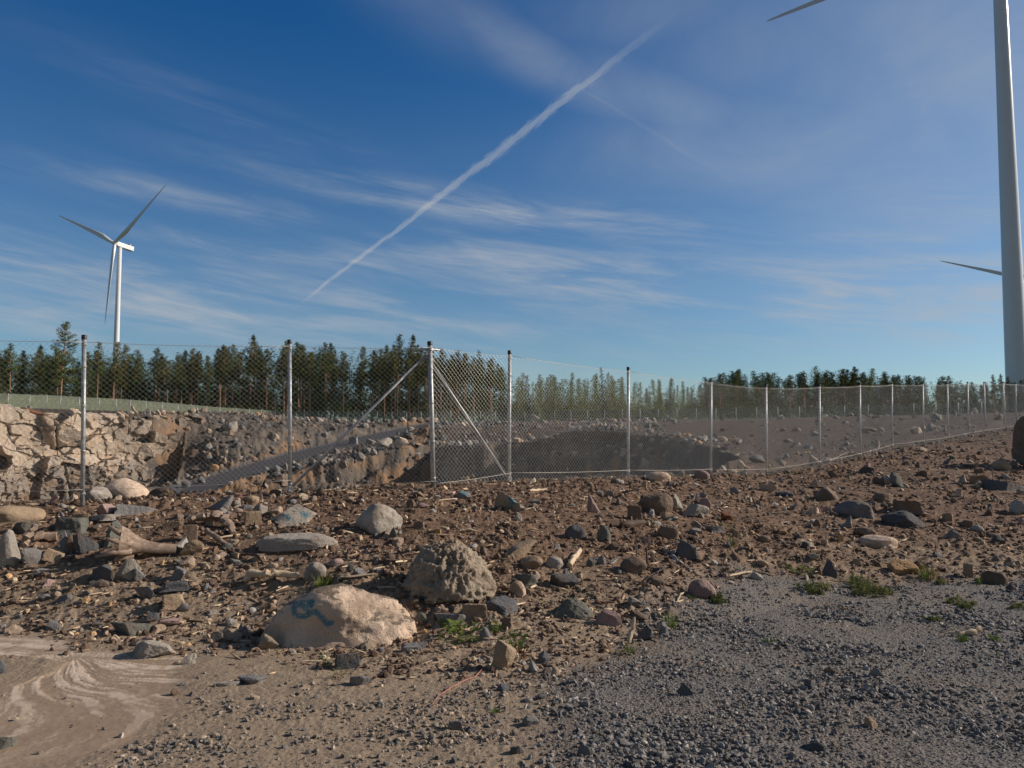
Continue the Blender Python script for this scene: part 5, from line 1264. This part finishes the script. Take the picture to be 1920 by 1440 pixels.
BL = make_mesh('blade', *blade_mesh(), M_TURB, True)
def turbine(hub, base_z, yaw, th, rb, label, rt=1.62):
    hub = np.array(hub); w = np.array([math.sin(yaw), math.cos(yaw), 0]); tilt = math.radians(5); zz_ = np.array([0, 0, 1.]); n = math.cos(tilt) * w + math.sin(tilt) * zz_; e1 = np.cross(zz_, w); e2 = np.cross(n, e1)
    tx = hub - w * 4.6; root = link('wind_turbine', None, None, (tx[0], tx[1], base_z)); tag(root, label, 'wind turbine'); O = np.array([tx[0], tx[1], base_z])
    link('tower', make_mesh('tower', *tower_mesh(hub[2] - base_z - 2.3, rb, rt), M_TURB, True, None, .6), root)
    nc = hub - n * 1.6 - O; R3 = np.stack([e1, n, e2], 1)          # local x, y (forward), z
    # nacelle: tapered box with rounded edges
    bm = bmesh.new(); bmesh.ops.create_cube(bm, size=1.0)
    for v in bm.verts:
        v.co.x *= 3.9; v.co.y = v.co.y * 14.5 - 7.3; v.co.z *= 4.0
        if v.co.y > -1: v.co.x *= .85; v.co.z *= .86
        if v.co.y < -10 and v.co.z < 0: v.co.z += .5
    bmesh.ops.bevel(bm, geom=bm.edges[:], offset=.28, segments=3, affect='EDGES', profile=.6)
    me = bpy.data.meshes.new('nacelle'); bm.to_mesh(me); bm.free(); me.materials.append(M_TURB); M4 = Matrix([[*R3[0], nc[0]], [*R3[1], nc[1]], [*R3[2], nc[2]], [0, 0, 0, 1]])
    na_ = link('nacelle', me, root); na_.matrix_local = M4
    co = link('cooler', make_mesh('cooler', *join([box((0, -11.5, 2.55), (2.6, 1.5, 1.5)), box((0, -9.6, 2.2), (.3, .3, .7)), tube([(-.8, -13, 1.6), (-.8, -13, 3.3)], [.05, .05], 6)]), M_COOL, False), na_)
    zs = [-1.7, -1.2, -.4, .5, 1.2, 1.75, 2.1]; rr = [1.55, 1.75, 1.85, 1.75, 1.35, .8, .05]
    hb2 = link('hub', make_mesh('hub', *join([tube([(0, z, 0) for z in zs], rr, 28)]), M_TURB, True), root); hb2.matrix_local = Matrix([[*R3[0], hub[0] - O[0]], [*R3[1], hub[1] - O[1]], [*R3[2], hub[2] - O[2]], [0, 0, 0, 1]])
    for k in range(3):
        a = th + k * 2 * math.pi / 3; cone = 0.0835; d = math.cos(cone) * (math.cos(a) * e1 + math.sin(a) * e2) + math.sin(cone) * n; yv = n - d * (n @ d); yv /= np.linalg.norm(yv); xv = np.cross(yv, d)
        b = link('blade', BL, root); s = hub + d * 1.4 - O; b.matrix_local = Matrix([[xv[0], yv[0], d[0], s[0]], [xv[1], yv[1], d[1], s[1]], [xv[2], yv[2], d[2], s[2]], [0, 0, 0, 1]])


YAW = 3.5498
turbine((-301.62, 598.35, 150.63), 22, YAW, 0.619, 2.55, 'distant white wind turbine standing behind the pine forest on the left')
turbine((137.0, 215.0, 144.0), 4.5, YAW, 1.31, 2.95, 'nearest white turbine tower cut by the right frame edge, hub above the frame', 1.62)
turbine((438.0, 680.0, 140.0), 22, YAW, 0.735, 2.55, 'turbine behind the near tower at right, only one grey blade in view')

# ------------------------------------------------------------------ trees
def needle_mat(name, a, b, tip):
    m, N = new_mat(name); oc = objco(N); ri = N.node('ShaderNodeObjectInfo').outputs['Random']; n = N.noise(oc, 0.9, 4, .6); n2_ = N.noise(oc, 7.0, 2)
    c = N.mix(N.ramp(n, 0.35, 0.65), a, b); c = N.mix(N.m('MULTIPLY', N.ramp(n2_, .5, .75), .5), c, tip)
    c = N.node('ShaderNodeHueSaturation', None, {'Hue': N.ramp(ri, 0, 1, .485, .515, False), 'Value': N.ramp(ri, 0, 1, .75, 1.25, False), 'Color': c}).outputs[0]
    finish(N, c, .9, spec=.1); return m


def bark_mat(name, lo, hi, hz):
    m, N = new_mat(name); oc = objco(N); z = N.xyz(oc)[2]; c = N.mix(N.ramp(z, hz * .2, hz * .75), lo, hi); n = N.noise(oc, 6, 4)
    finish(N, N.mix(N.ramp(n, .35, .65), c, tuple(v * .6 for v in lo)), .9, n, .4, .05); return m


M_PINE = needle_mat('pine_needles', (0.120, 0.145, 0.044), (0.074, 0.098, 0.033), (0.190, 0.215, 0.072)); M_SPR = needle_mat('spruce_needles', (0.075, 0.098, 0.030), (0.050, 0.070, 0.024), (0.125, 0.150, 0.045)); M_YNG = needle_mat('young_spruce_needles', (0.20, 0.225, 0.065), (0.155, 0.185, 0.055), (0.30, 0.31, 0.10))
B_PINE = bark_mat('pine_bark', (0.36, 0.22, 0.14), (0.52, 0.25, 0.12), 12); B_SPR = bark_mat('spruce_bark', (0.13, 0.10, 0.08), (0.16, 0.11, 0.08), 12); B_BIR = bark_mat('pale_bark', (0.45, 0.42, 0.38), (0.40, 0.36, 0.30), 12)
TH = 16.0


def clump_quads(C, S, k, rng, flat_=0.55, asp=0.55):
    n = len(C); C = np.repeat(C, k, 0); S = np.repeat(S, k); C = C + rng.normal(size=C.shape) * (S * .45)[:, None]
    a = rng.normal(size=C.shape); a[:, 2] *= flat_; a /= np.linalg.norm(a, axis=1)[:, None]; b = np.cross(a, rng.normal(size=C.shape)); b /= np.linalg.norm(b, axis=1)[:, None] + 1e-9
    l = S * rng.uniform(.4, .9, len(C)); w = l * asp; a = a * l[:, None]; b = b * w[:, None] * .5
    V = np.stack([C - a * .5 - b * .3, C - a * .1 + b, C + a * .5, C - a * .1 - b], 1).reshape(-1, 3); return V, np.arange(len(V)).reshape(-1, 4)


def tree_geo(kind, seed, lod=1.0):
    rng = np.random.default_rng(seed); H = TH; parts = []; C = []; S = []
    bend = rng.normal(size=2) * .18; zs = np.linspace(-.4, H * .97, 9); cen = lambda z: np.array([bend[0] * (z / H) ** 2 * 2, bend[1] * (z / H) ** 2 * 2, z])
    r0 = {'pine': .17, 'bigpine': .21, 'spruce': .15, 'young': .09}[kind]; parts.append(tube([cen(z) for z in zs], [r0 * (1 - .93 * max(z, 0) / H) for z in zs], 7))
    if kind in ('pine', 'bigpine'):
        c0 = rng.uniform(.50, .66) if kind == 'pine' else .36; z = H * c0; Lm = rng.uniform(1.5, 2.1) if kind == 'pine' else 3.0
        for _ in range(7):           # dead stubs below the crown
            zz_ = rng.uniform(H * .25, H * c0); a = rng.uniform(0, 6.28); d = np.array([math.cos(a), math.sin(a), .1]); parts.append(tube([cen(zz_), cen(zz_) + d * rng.uniform(.4, 1.1)], [.03, .01], 3, caps=False))
        while z < H * .985:
            u = (z - H * c0) / (H * (1 - c0)); L = Lm * min(1, .6 + u * 2.2) * (1 - u) ** .8 * 1.1 + .10
            for _ in range(rng.integers(4, 7)):
                a = rng.uniform(0, 6.28); l = L * rng.uniform(.45, 1.15); up = rng.uniform(.0, .30) + .6 * u; d = np.array([math.cos(a), math.sin(a), up]); b = cen(z) + [0, 0, rng.normal() * .12]; e = b + d * l
                if lod == 1: parts.append(tube([b, b + d * l * .5 + [0, 0, -.04], e], [.035, .022, .008], 3, caps=False))
                nn = max(3, int(l / .24));
                for t in np.linspace(.38, 1.0, nn): C.append(b + d * l * t + rng.normal(size=3) * [.12, .12, .05]); S.append(rng.uniform(.27, .42) * (1 - .5 * u))
            z += rng.uniform(.30, .5)
        k = 15
    else:
        c0 = rng.uniform(.02, .12) if kind == 'young' else rng.uniform(.05, .3); z = H * c0; Lm = rng.uniform(1.7, 2.3) if kind == 'spruce' else rng.uniform(1.3, 1.8); dr = -.32 if kind == 'spruce' else .25
        while z < H * .99:
            u = (z - H * c0) / (H * (1 - c0)); L = Lm * (1 - u) ** .85 * min(1, .6 + 3 * u) + .10
            for _ in range(rng.integers(5, 8)):
                a = rng.uniform(0, 6.28); l = L * rng.uniform(.6, 1.12); d = np.array([math.cos(a), math.sin(a), dr * (1 - u) + .5 * u]); b = cen(z); nn = max(2, int(l / .30))
                for t in np.linspace(.3, 1.0, nn): C.append(b + d * l * t + [0, 0, .22 * l * t * t] + rng.normal(size=3) * [.08, .08, .07]); S.append(rng.uniform(.30, .50) * (1 - .35 * u))
            z += rng.uniform(.30, .42)
        k = 5
    C, S = np.array(C), np.array(S)
    if lod < 1: sel = rng.random(len(C)) < lod; C, S, k = C[sel], S[sel] * 1.5, 3
    V, Q = clump_quads(C, S, k, rng); T = join(parts); return T, (V, Q)


TM = {}
def tree_meshes(kind, i):
    if (kind, i) not in TM:
        T, (V, Q) = tree_geo(kind, 100 + i * 13 + len(kind) * 7); mt = {'pine': (B_PINE, M_PINE), 'bigpine': (B_PINE, M_PINE), 'spruce': (B_SPR, M_SPR), 'young': (B_SPR if i % 3 else B_BIR, M_YNG)}[kind]
        TM[(kind, i)] = (make_mesh('trunk', *T, mt[0], True), make_mesh('crown', V, Q, mt[1], False))
    return TM[(kind, i)]


TOPX = [-80, 0, 50, 90, 160, 200, 300, 400, 540, 700, 800, 860, 940, 975, 1100, 1140, 1290, 1350, 1420, 1480, 1510, 1620, 1700, 1780, 1830, 1910, 2000]
TOPY = [650, 645, 648, 655, 662, 648, 656, 650, 640, 645, 650, 655, 668, 702, 702, 698, 716, 696, 690, 706, 690, 692, 700, 706, 716, 708, 700]
BAY = [(-999, 'left of leftmost post'), (155, 'between leftmost and second post'), (544, 'between second and corner post'), (806, 'between corner and third post'), (955, 'between third and fourth post'), (1178, 'between fourth and fifth post'),
       (1333, 'between fifth and sixth post'), (1437, 'between sixth and eighth post'), (1612, 'above the ninth to twelfth posts'), (1777, 'near the right frame edge')]
def bay(px): return [b for a, b in BAY if px >= a][-1]
rt_ = random.Random(31)
def put_tree(px, Yd, ytop, kind, label, group='conifers of the forest belt beyond the pit', name=None, wid=1.0):
    r = ray(px, ytop); x = r[0] / r[1] * Yd; zb = gz(x, Yd); h = CAMZ + r[2] / r[1] * Yd - zb
    if h < 2: return
    s = h / TH; sw = s * wid
    nm = name or {'pine': 'pine_tree', 'bigpine': 'pine_tree', 'spruce': 'spruce_tree', 'young': 'young_spruce'}[kind]
    o = link(nm, None, None, (x, Yd, zb)); o.rotation_euler = (0, 0, rt_.uniform(0, 6.28)); o.scale = (sw, sw, s); tag(o, label, 'tree', group)
    tm, cm_ = tree_meshes(kind, rt_.randrange(7) if kind != 'bigpine' else 0); link('trunk', tm, o); link('crown', cm_, o)


put_tree(119, 140, 601, 'bigpine', 'tallest spreading pine with an orange trunk left of the leftmost post')
put_tree(746, 160, 626, 'pine', 'tall narrow pine rising above the others left of the corner post')
put_tree(770, 164, 629, 'pine', 'second tall pine just left of the corner post')
put_tree(471, 160, 629, 'pine', 'tall pine whose top rises over the mesh left of the second post')
put_tree(186, 150, 640, 'pine', 'slender pine with a thin bare trunk between leftmost post and turbine tower')
put_tree(215, 146, 640, 'pine', 'slender red-trunked pine in front of the left turbine tower')
put_tree(900, 160, 657, 'spruce', 'pointed tree standing alone left of the third post')
put_tree(1130, 165, 689, 'spruce', 'dark pointed spruce among the light young trees')
Tused = {}
def tlabel(kind, px, row, h):
    kd = {'pine': 'bare-trunked pine', 'spruce': 'dark spruce', 'young': 'light green spruce'}[kind]
    ks = [a for a, b in BAY] + [2100]; k_ = max(i for i in range(len(BAY)) if kx_(px) >= BAY[i][0]); a0, a1 = max(ks[k_], 0), ks[k_ + 1]
    third = ['left part', 'middle', 'right part'][min(2, max(0, int((px - a0) / (a1 - a0) * 3)))]; tall = h < np.interp(px, TOPX, TOPY) + 6
    sz = 'taller' if tall else 'lower'
    return f"{sz} {kd}, {['front', 'second', 'rear'][row]} row, {third} {BAY[k_][1]}"
def kx_(px): return px
nt_ = 8
for row, (Y0, step) in enumerate(((157, 17.5), (167, 20), (179, 24))):
    px = -70 + row * 6
    while px < 1990:
        kx = px + rt_.uniform(-6, 6); tp = np.interp(kx, TOPX, TOPY) + abs(rt_.gauss(0, 15)) + rt_.uniform(-5, 4) - row * 1.0
        if kx < 300: kind = rt_.choices(['pine', 'spruce'], [4, 6 if row < 2 else 2])[0]
        elif kx < 960: kind = rt_.choices(['pine', 'spruce'], [9, 1.5])[0]
        elif kx < 1290: kind = rt_.choices(['young', 'spruce', 'pine'], [8, 1, .4])[0]
        else: kind = rt_.choices(['pine', 'spruce', 'young'], [5, 3, 1])[0]
        Yd = Y0 + rt_.uniform(-3, 4) + (30 if 1330 < kx < 1800 else 0)
        if kind == 'spruce' and kx < 960: tp += rt_.choice([6, 22, 40])
        if kx < 230 and 185 < kx: tp += 25
        if nt_ < 290 and not (kx > 1780 and row == 2): nt_ += 1; put_tree(kx, Yd, tp, kind, tlabel(kind, kx, row, tp), wid={'pine': 1.18, 'spruce': 1.45, 'young': 1.6}[kind] * (1.35 if kx > 1300 else 1))
        px += step * rt_.choice([.35, .6, .9, 1.1, 1.5, 1.9])
for px, Yd, tp, kd in ((1862, 120, 702, 'pine'), (1876, 122, 701, 'pine'), (1888, 120, 706, 'pine'), (1902, 118, 716, 'spruce'), (1915, 118, 712, 'spruce'), (1848, 125, 716, 'spruce')):
    put_tree(px, Yd, tp, kd, 'small ' + ('pine with spiky top' if kd == 'pine' else 'dark spruce') + ' in front of the near turbine tower foot', 'small trees in front of the near turbine tower')

# the rest of the wood behind, one mass
rng = np.random.default_rng(77); VV, QQ, CC, o_ = [], [], [], 0
lo_ = {k: [tree_geo(k, 900 + i, .33)[1] for i in range(3)] for k in ('pine', 'spruce', 'young')}
for i in range(1300):
    px = rng.uniform(-90, 2010) if i < 950 else rng.choice([rng.uniform(-900, -90), rng.uniform(2010, 2700)]); Yd = rng.uniform(182, 222) + (25 if 1330 < px < 1800 else 0); tp = np.interp(px, TOPX, TOPY) + (rng.uniform(5, 26) if i % 2 else rng.uniform(30, 95)) * (.45 if px > 1300 else 1); kd = 'pine' if px < 960 and rng.random() < .3 and i % 2 else 'young' if 960 < px < 1290 else 'spruce'
    r = ray(px, tp); x = r[0] / r[1] * Yd; zb = gz(x, Yd); h = CAMZ + r[2] / r[1] * Yd - zb
    if h < 3: continue
    V, Q = lo_[kd][i % 3]; a = rng.uniform(0, 6.28); s = h / TH; V2 = np.stack([(V[:, 0] * math.cos(a) - V[:, 1] * math.sin(a)) * s * 1.5 + x, (V[:, 0] * math.sin(a) + V[:, 1] * math.cos(a)) * s * 1.5 + Yd, V[:, 2] * s + zb], 1); VV.append(V2); QQ.append(Q + o_); o_ += len(V2)
    base = {'pine': (.075, .09, .035), 'spruce': (.050, .068, .024), 'young': (.14, .165, .05)}[kd]; CC.append(np.tile(np.array(base) * rng.uniform(.8, 1.2), (len(V2), 1)))
mfr, N = new_mat('forest_needles'); finish(N, N.node('ShaderNodeAttribute', {'attribute_name': 'Col'}).outputs['Color'], .9, spec=.1)
tag(link('forest', make_mesh('forest', np.vstack(VV), np.vstack(QQ), mfr, False, {'Col': np.vstack(CC)})), 'dense dark conifer forest mass behind the front trees', 'forest', None, 'stuff')

# undergrowth: young green growth on the far left bank and low bushes in the wood
C, S, K = [], [], []
for i in range(14000):
    if i < 3600: px = rng.uniform(-60, 520); Yd = np.interp(px, [-70, 14, 250, 513], [105.5, 109.5, 127.5, 152.5]) + rng.uniform(0, 1) ** 1.3 * 30; hh_ = rng.uniform(.2, 1.9)
    else: px = rng.uniform(-60, 1980); Yd = rng.uniform(162, 210); hh_ = rng.uniform(.1, 4.0)
    x = (px - 960) / F * Yd; zb = gz(x, Yd) if i % 8 == 0 or i == 0 else None
    C.append((x, Yd, hh_)); S.append(rng.uniform(.4, .8)); K.append((.09, .115, .035) if rng.random() < .75 else (.14, .12, .06))
C = np.array(C); C[:, 2] += terrain(C[:, 0], C[:, 1]); V, Q = clump_quads(C, np.array(S), 5, rng, .9, .5)
tag(link('undergrowth', make_mesh('undergrowth', V, Q, mfr, False, {'Col': np.repeat(np.array(K) * rng.uniform(.75, 1.25, (len(K), 1)), 20, 0)})), 'low green bushes and saplings along the edge of the forest', 'undergrowth', None, 'stuff')

# ------------------------------------------------------------------ loose stuff lying on the ground
def scatter(name, X, Y, SZ, colors, label, kind_='stone', seed=0, flat_=.6, lvl=0, mat=M_STONES, sink=.2):
    rng = np.random.default_rng(seed); D, T = ico(max(1, lvl))
    if lvl == 0:
        # 12-vertex solids
        ph = (1 + 5 ** .5) / 2; D = np.array([(-1, ph, 0), (1, ph, 0), (-1, -ph, 0), (1, -ph, 0), (0, -1, ph), (0, 1, ph), (0, -1, -ph), (0, 1, -ph), (ph, 0, -1), (ph, 0, 1), (-ph, 0, -1), (-ph, 0, 1)]) / 1.9
        T = np.array([(0, 11, 5), (0, 5, 1), (0, 1, 7), (0, 7, 10), (0, 10, 11), (1, 5, 9), (5, 11, 4), (11, 10, 2), (10, 7, 6), (7, 1, 8), (3, 9, 4), (3, 4, 2), (3, 2, 6), (3, 6, 8), (3, 8, 9), (4, 9, 5), (2, 4, 11), (6, 2, 10), (8, 6, 7), (9, 8, 1)])
    n = len(X); nv_ = len(D); tmpl = []
    for i in range(24):
        if kind_ == 'chip':
            P = D * [1, .10, .08] * rng.uniform(.8, 1.2, 3); P = P + rng.normal(size=P.shape) * .015
        else:
            P = D * (rng.uniform(.72, 1.25, (nv_, 1)) if lvl == 0 else np.linalg.norm(rock_geo(500 + i, ['angular', 'round', 'block', 'wedge'][i % 4], lvl)[0], axis=1)[:, None]); P = P * [1, rng.uniform(.55, .95), rng.uniform(.35, .8) * flat_ / .6]; P = P @ np.linalg.qr(rng.normal(size=(3, 3)) * [1, 1, .35] + np.eye(3) * 1.5)[0].T
        tmpl.append(P)
    tmpl = np.array(tmpl); ti = rng.integers(0, 24, n); V = tmpl[ti]; a = rng.uniform(0, 6.28, n); ca, sa = np.cos(a)[:, None], np.sin(a)[:, None]
    V = np.stack([V[..., 0] * ca - V[..., 1] * sa, V[..., 0] * sa + V[..., 1] * ca, V[..., 2]], -1) * SZ[:, None, None]
    if kind_ == 'chip': V[..., 2] += V[..., 0] * rng.normal(0, .18, n)[:, None]
    Z = terrain(X, Y); V[..., 0] += X[:, None]; V[..., 1] += Y[:, None]; V[..., 2] += (Z + SZ * (.5 - sink) * (.5 if kind_ != 'chip' else .25))[:, None]
    Fc = (T[None] + (np.arange(n) * nv_)[:, None, None]).reshape(-1, 3); pal = np.array([c_[:3] for c_ in colors]); pw = np.array([c_[3] for c_ in colors]); ci = rng.choice(len(pal), n, p=pw / pw.sum()); CL = pal[ci] * rng.uniform(.75, 1.25, (n, 1))
    me = make_mesh(name, V.reshape(-1, 3), Fc, mat, False, {'Col': np.repeat(CL, nv_, 0)}); tag(link(name, me), label, name.replace('_', ' '), None, 'stuff')


def sample(n, rmin, rmax, mask, seed, p=1.0, amax=37):
    """points inside the wedge in front of the camera, more of them close by; mask(x, y) gives the keep probability"""
    rng = np.random.default_rng(seed); r = rmin * (rmax / rmin) ** (rng.random(n) ** p); a = np.radians(rng.uniform(-amax, amax, n)); x, y = r * np.sin(a), r * np.cos(a); k = rng.random(n) < mask(x, y); return x[k], y[k]


def sizes(n, lo, hi, seed, e=2.2): return lo * (hi / lo) ** (np.random.default_rng(seed).random(n) ** e)


def maskfun(i):
    return lambda x, y: (lambda T_: T_[i])(terrain(x, y, True))


GC = [(.178, .166, .155, 5), (.122, .115, .109, 4), (.25, .232, .215, 3), (.36, .32, .28, 1.4), (.20, .14, .10, .5), (.16, .115, .085, .35)]
x, y = sample(185000, 3.3, 12, lambda x, y: terrain(x, y, True)[1] * np.clip(.78 + 1.6 * fbm(x * .9, y * .9, 3, 207), .15, 1), 1); S_ = sizes(len(x), .0045, .027, 2, 2.5) * (1 + .03 * np.hypot(x, y)); clus = np.clip(.75 + 1.6 * fbm(x * 1.1, y * 1.1, 3, 201), .35, 1.5); S_ = S_ * clus
scatter('gravel', x, y, S_, GC, 'dark grey crushed gravel covering the ground at lower right', 'stone', 3, .5)
x, y = sample(105000, 3.3, 9, lambda x, y: (lambda T_: np.clip(T_[4] * (.12 + 4.0 * np.clip(fbm(x * 1.2, y * 2.0, 3, 202) + .05, 0, 1)) + .012 * T_[2], 0, 1))(terrain(x, y, True)), 4)
scatter('grit', x, y, sizes(len(x), .003, .024, 5, 2.5), [(.13, .12, .112, 5), (.20, .17, .14, 4), (.30, .235, .175, 4), (.40, .32, .25, 1)], 'fine grey-brown grit over the hard ground in front', 'stone', 6, .5)


def soilmask(x, y):
    T_ = terrain(x, y, True); yE_ = np.interp(x, EX, EY); yF_ = np.interp(x, FX, FY); return np.clip((1 - T_[1]) * (1 - T_[2]) * sst(-1.2, 0, y - yE_) * (1 - .6 * sst(1, 4, y - yF_)), 0, 1)


x, y = sample(52000, 5.0, 40, soilmask, 7, 1.25); r = np.hypot(x, y); S_ = sizes(len(x), .006, .040, 8, 3.0) * (.55 + .062 * r)
scatter('pebbles', x, y, S_, [(.24, .165, .112, 6), (.38, .27, .18, 2.2), (.17, .115, .08, 5), (.30, .26, .22, .9), (.15, .14, .135, .6), (.52, .40, .27, 1.3), (.50, .31, .16, .6)], 'small mixed pebbles and stones strewn through the brown soil', 'stone', 9, .62)
x, y = sample(52000, 5.0, 26, lambda x, y: soilmask(x, y) * np.clip(.42 + 1.9 * fbm(x * .7, y * .7, 3, 208), .04, 1), 10, 1.2); r = np.hypot(x, y); S_ = sizes(len(x), .010, .045, 11, 2.4) * (.6 + .05 * r)
scatter('soil_clods', x, y, S_, [(.135, .085, .057, 4), (.095, .060, .041, 4), (.18, .12, .08, 1.5)], 'brown clods of loose earth on the slope', 'stone', 12, .7)
x, y = sample(24000, 5.5, 36, soilmask, 13, 1.15); r = np.hypot(x, y); S_ = sizes(len(x), .014, .11, 14, 2.2) * (.75 + .03 * r)
scatter('wood_chips', x, y, S_, [(.56, .42, .28, 4), (.42, .29, .19, 4), (.70, .55, .38, 2), (.18, .12, .08, 4)], 'splinters of wood, bark and twigs scattered on the slope', 'chip', 15, .6, 0, M_CHIPS)
x, y = sample(3400, 5.5, 32, lambda x, y: soilmask(x, y) * np.clip(.35 + 1.8 * fbm(x * .6, y * .6, 3, 215) + .35 * (x < -1), 0.05, 1), 41, 1.1)
scatter('twigs', x, y, sizes(len(x), .045, .17, 42, 1.8), [(.50, .38, .26, 3), (.30, .20, .14, 4), (.12, .08, .055, 3), (.66, .52, .36, 1.2)], 'thin roots and twigs lying all over the slope', 'chip', 43, .5, 0, M_CHIPS)
# rubble in and around the pit
def pitmask(x, y):
    T_ = terrain(x, y, True); near_ramp = np.where((x > -50) & (x < -8) & (y > 88) & (y < 143), .9, 0); bench = np.where((x > -12) & (x < 45) & (y > 94) & (y < 128) & (x < 22), .5, 0); fld = .035 * np.where(y < 140, 1, 0)
    heap = np.where((x > -14) & (x < 17) & (y > 60) & (y < 100), .8, 0); bench = np.maximum(bench, heap)
    return np.clip(np.maximum(np.maximum(near_ramp, bench), fld) * (1 - T_[7] * 1.0) * (1 - .1 * T_[6]), 0, 1)


x, y = sample(80000, 36, 146, pitmask, 16, .75, 38); keep = (np.abs(fbm(x * .1, y * .1, 2, 205)) * 2.6 + .25) > np.random.default_rng(1).random(len(x)); x, y = x[keep], y[keep]
S_ = sizes(len(x), .07, .70, 17, 3.4) * (.5 + .005 * y)
scatter('rubble', x, y, S_, [(.26, .235, .21, 4), (.18, .168, .156, 5), (.34, .27, .195, 2.2), (.115, .11, .108, 4), (.20, .14, .10, 3), (.42, .26, .13, .5)], 'blasted rock rubble lying on the slopes and floor of the pit', 'stone', 18, .7, 0, M_RUBBLE)
x, y = sample(3600, 14, 60, lambda x, y: sst(.4, 2, y - np.interp(x, FX, FY)) * np.where(x > -20, .8, .3), 19, .9, 38)
scatter('field_stones', x, y, sizes(len(x), .03, .22, 20, 3.0), [(.26, .20, .15, 4), (.36, .30, .24, 3), (.17, .13, .10, 4), (.14, .14, .14, 2)], 'loose stones on the brown ground behind the fence', 'stone', 21, .7)

# fist to head sized rocks pressed into the slope
x, y = sample(6000, 5.6, 34, lambda x, y: soilmask(x, y) * np.clip(.22 + 2.0 * fbm(x * .8, y * .8, 3, 216) + .12 * (x < -2), .02, 1), 31, 1.1); r = np.hypot(x, y); S_ = sizes(len(x), .03, .10, 32, 2.3) * (.7 + .03 * r)
scatter('small_rocks', x, y, S_, [(.27, .20, .145, 5), (.36, .29, .21, 3.0), (.19, .145, .11, 4), (.30, .275, .25, 2.4), (.15, .145, .145, 2.2), (.46, .36, .25, 1.2), (.36, .25, .21, .8)], 'many small half-buried rocks in the brown soil of the slope', 'stone', 33, .6, 2, RMIX)

# trees that would read alike are told apart by their order from the left
byl = {}
for o in scene.objects:
    if o.get('category') in ('tree', 'stone') and o.parent is None: byl.setdefault(o['label'], []).append(o)
ORD = ['leftmost', 'second', 'third', 'fourth', 'fifth', 'sixth', 'seventh', 'eighth']
for lb, os_ in byl.items():
    if len(os_) > 1:
        os_.sort(key=lambda o: o.location.x / o.location.y)
        for i, o in enumerate(os_): o['label'] = ('leftmost ' if i == 0 else 'rightmost ' if i == len(os_) - 1 else ORD[min(i, 7)] + ' from left, ') + lb
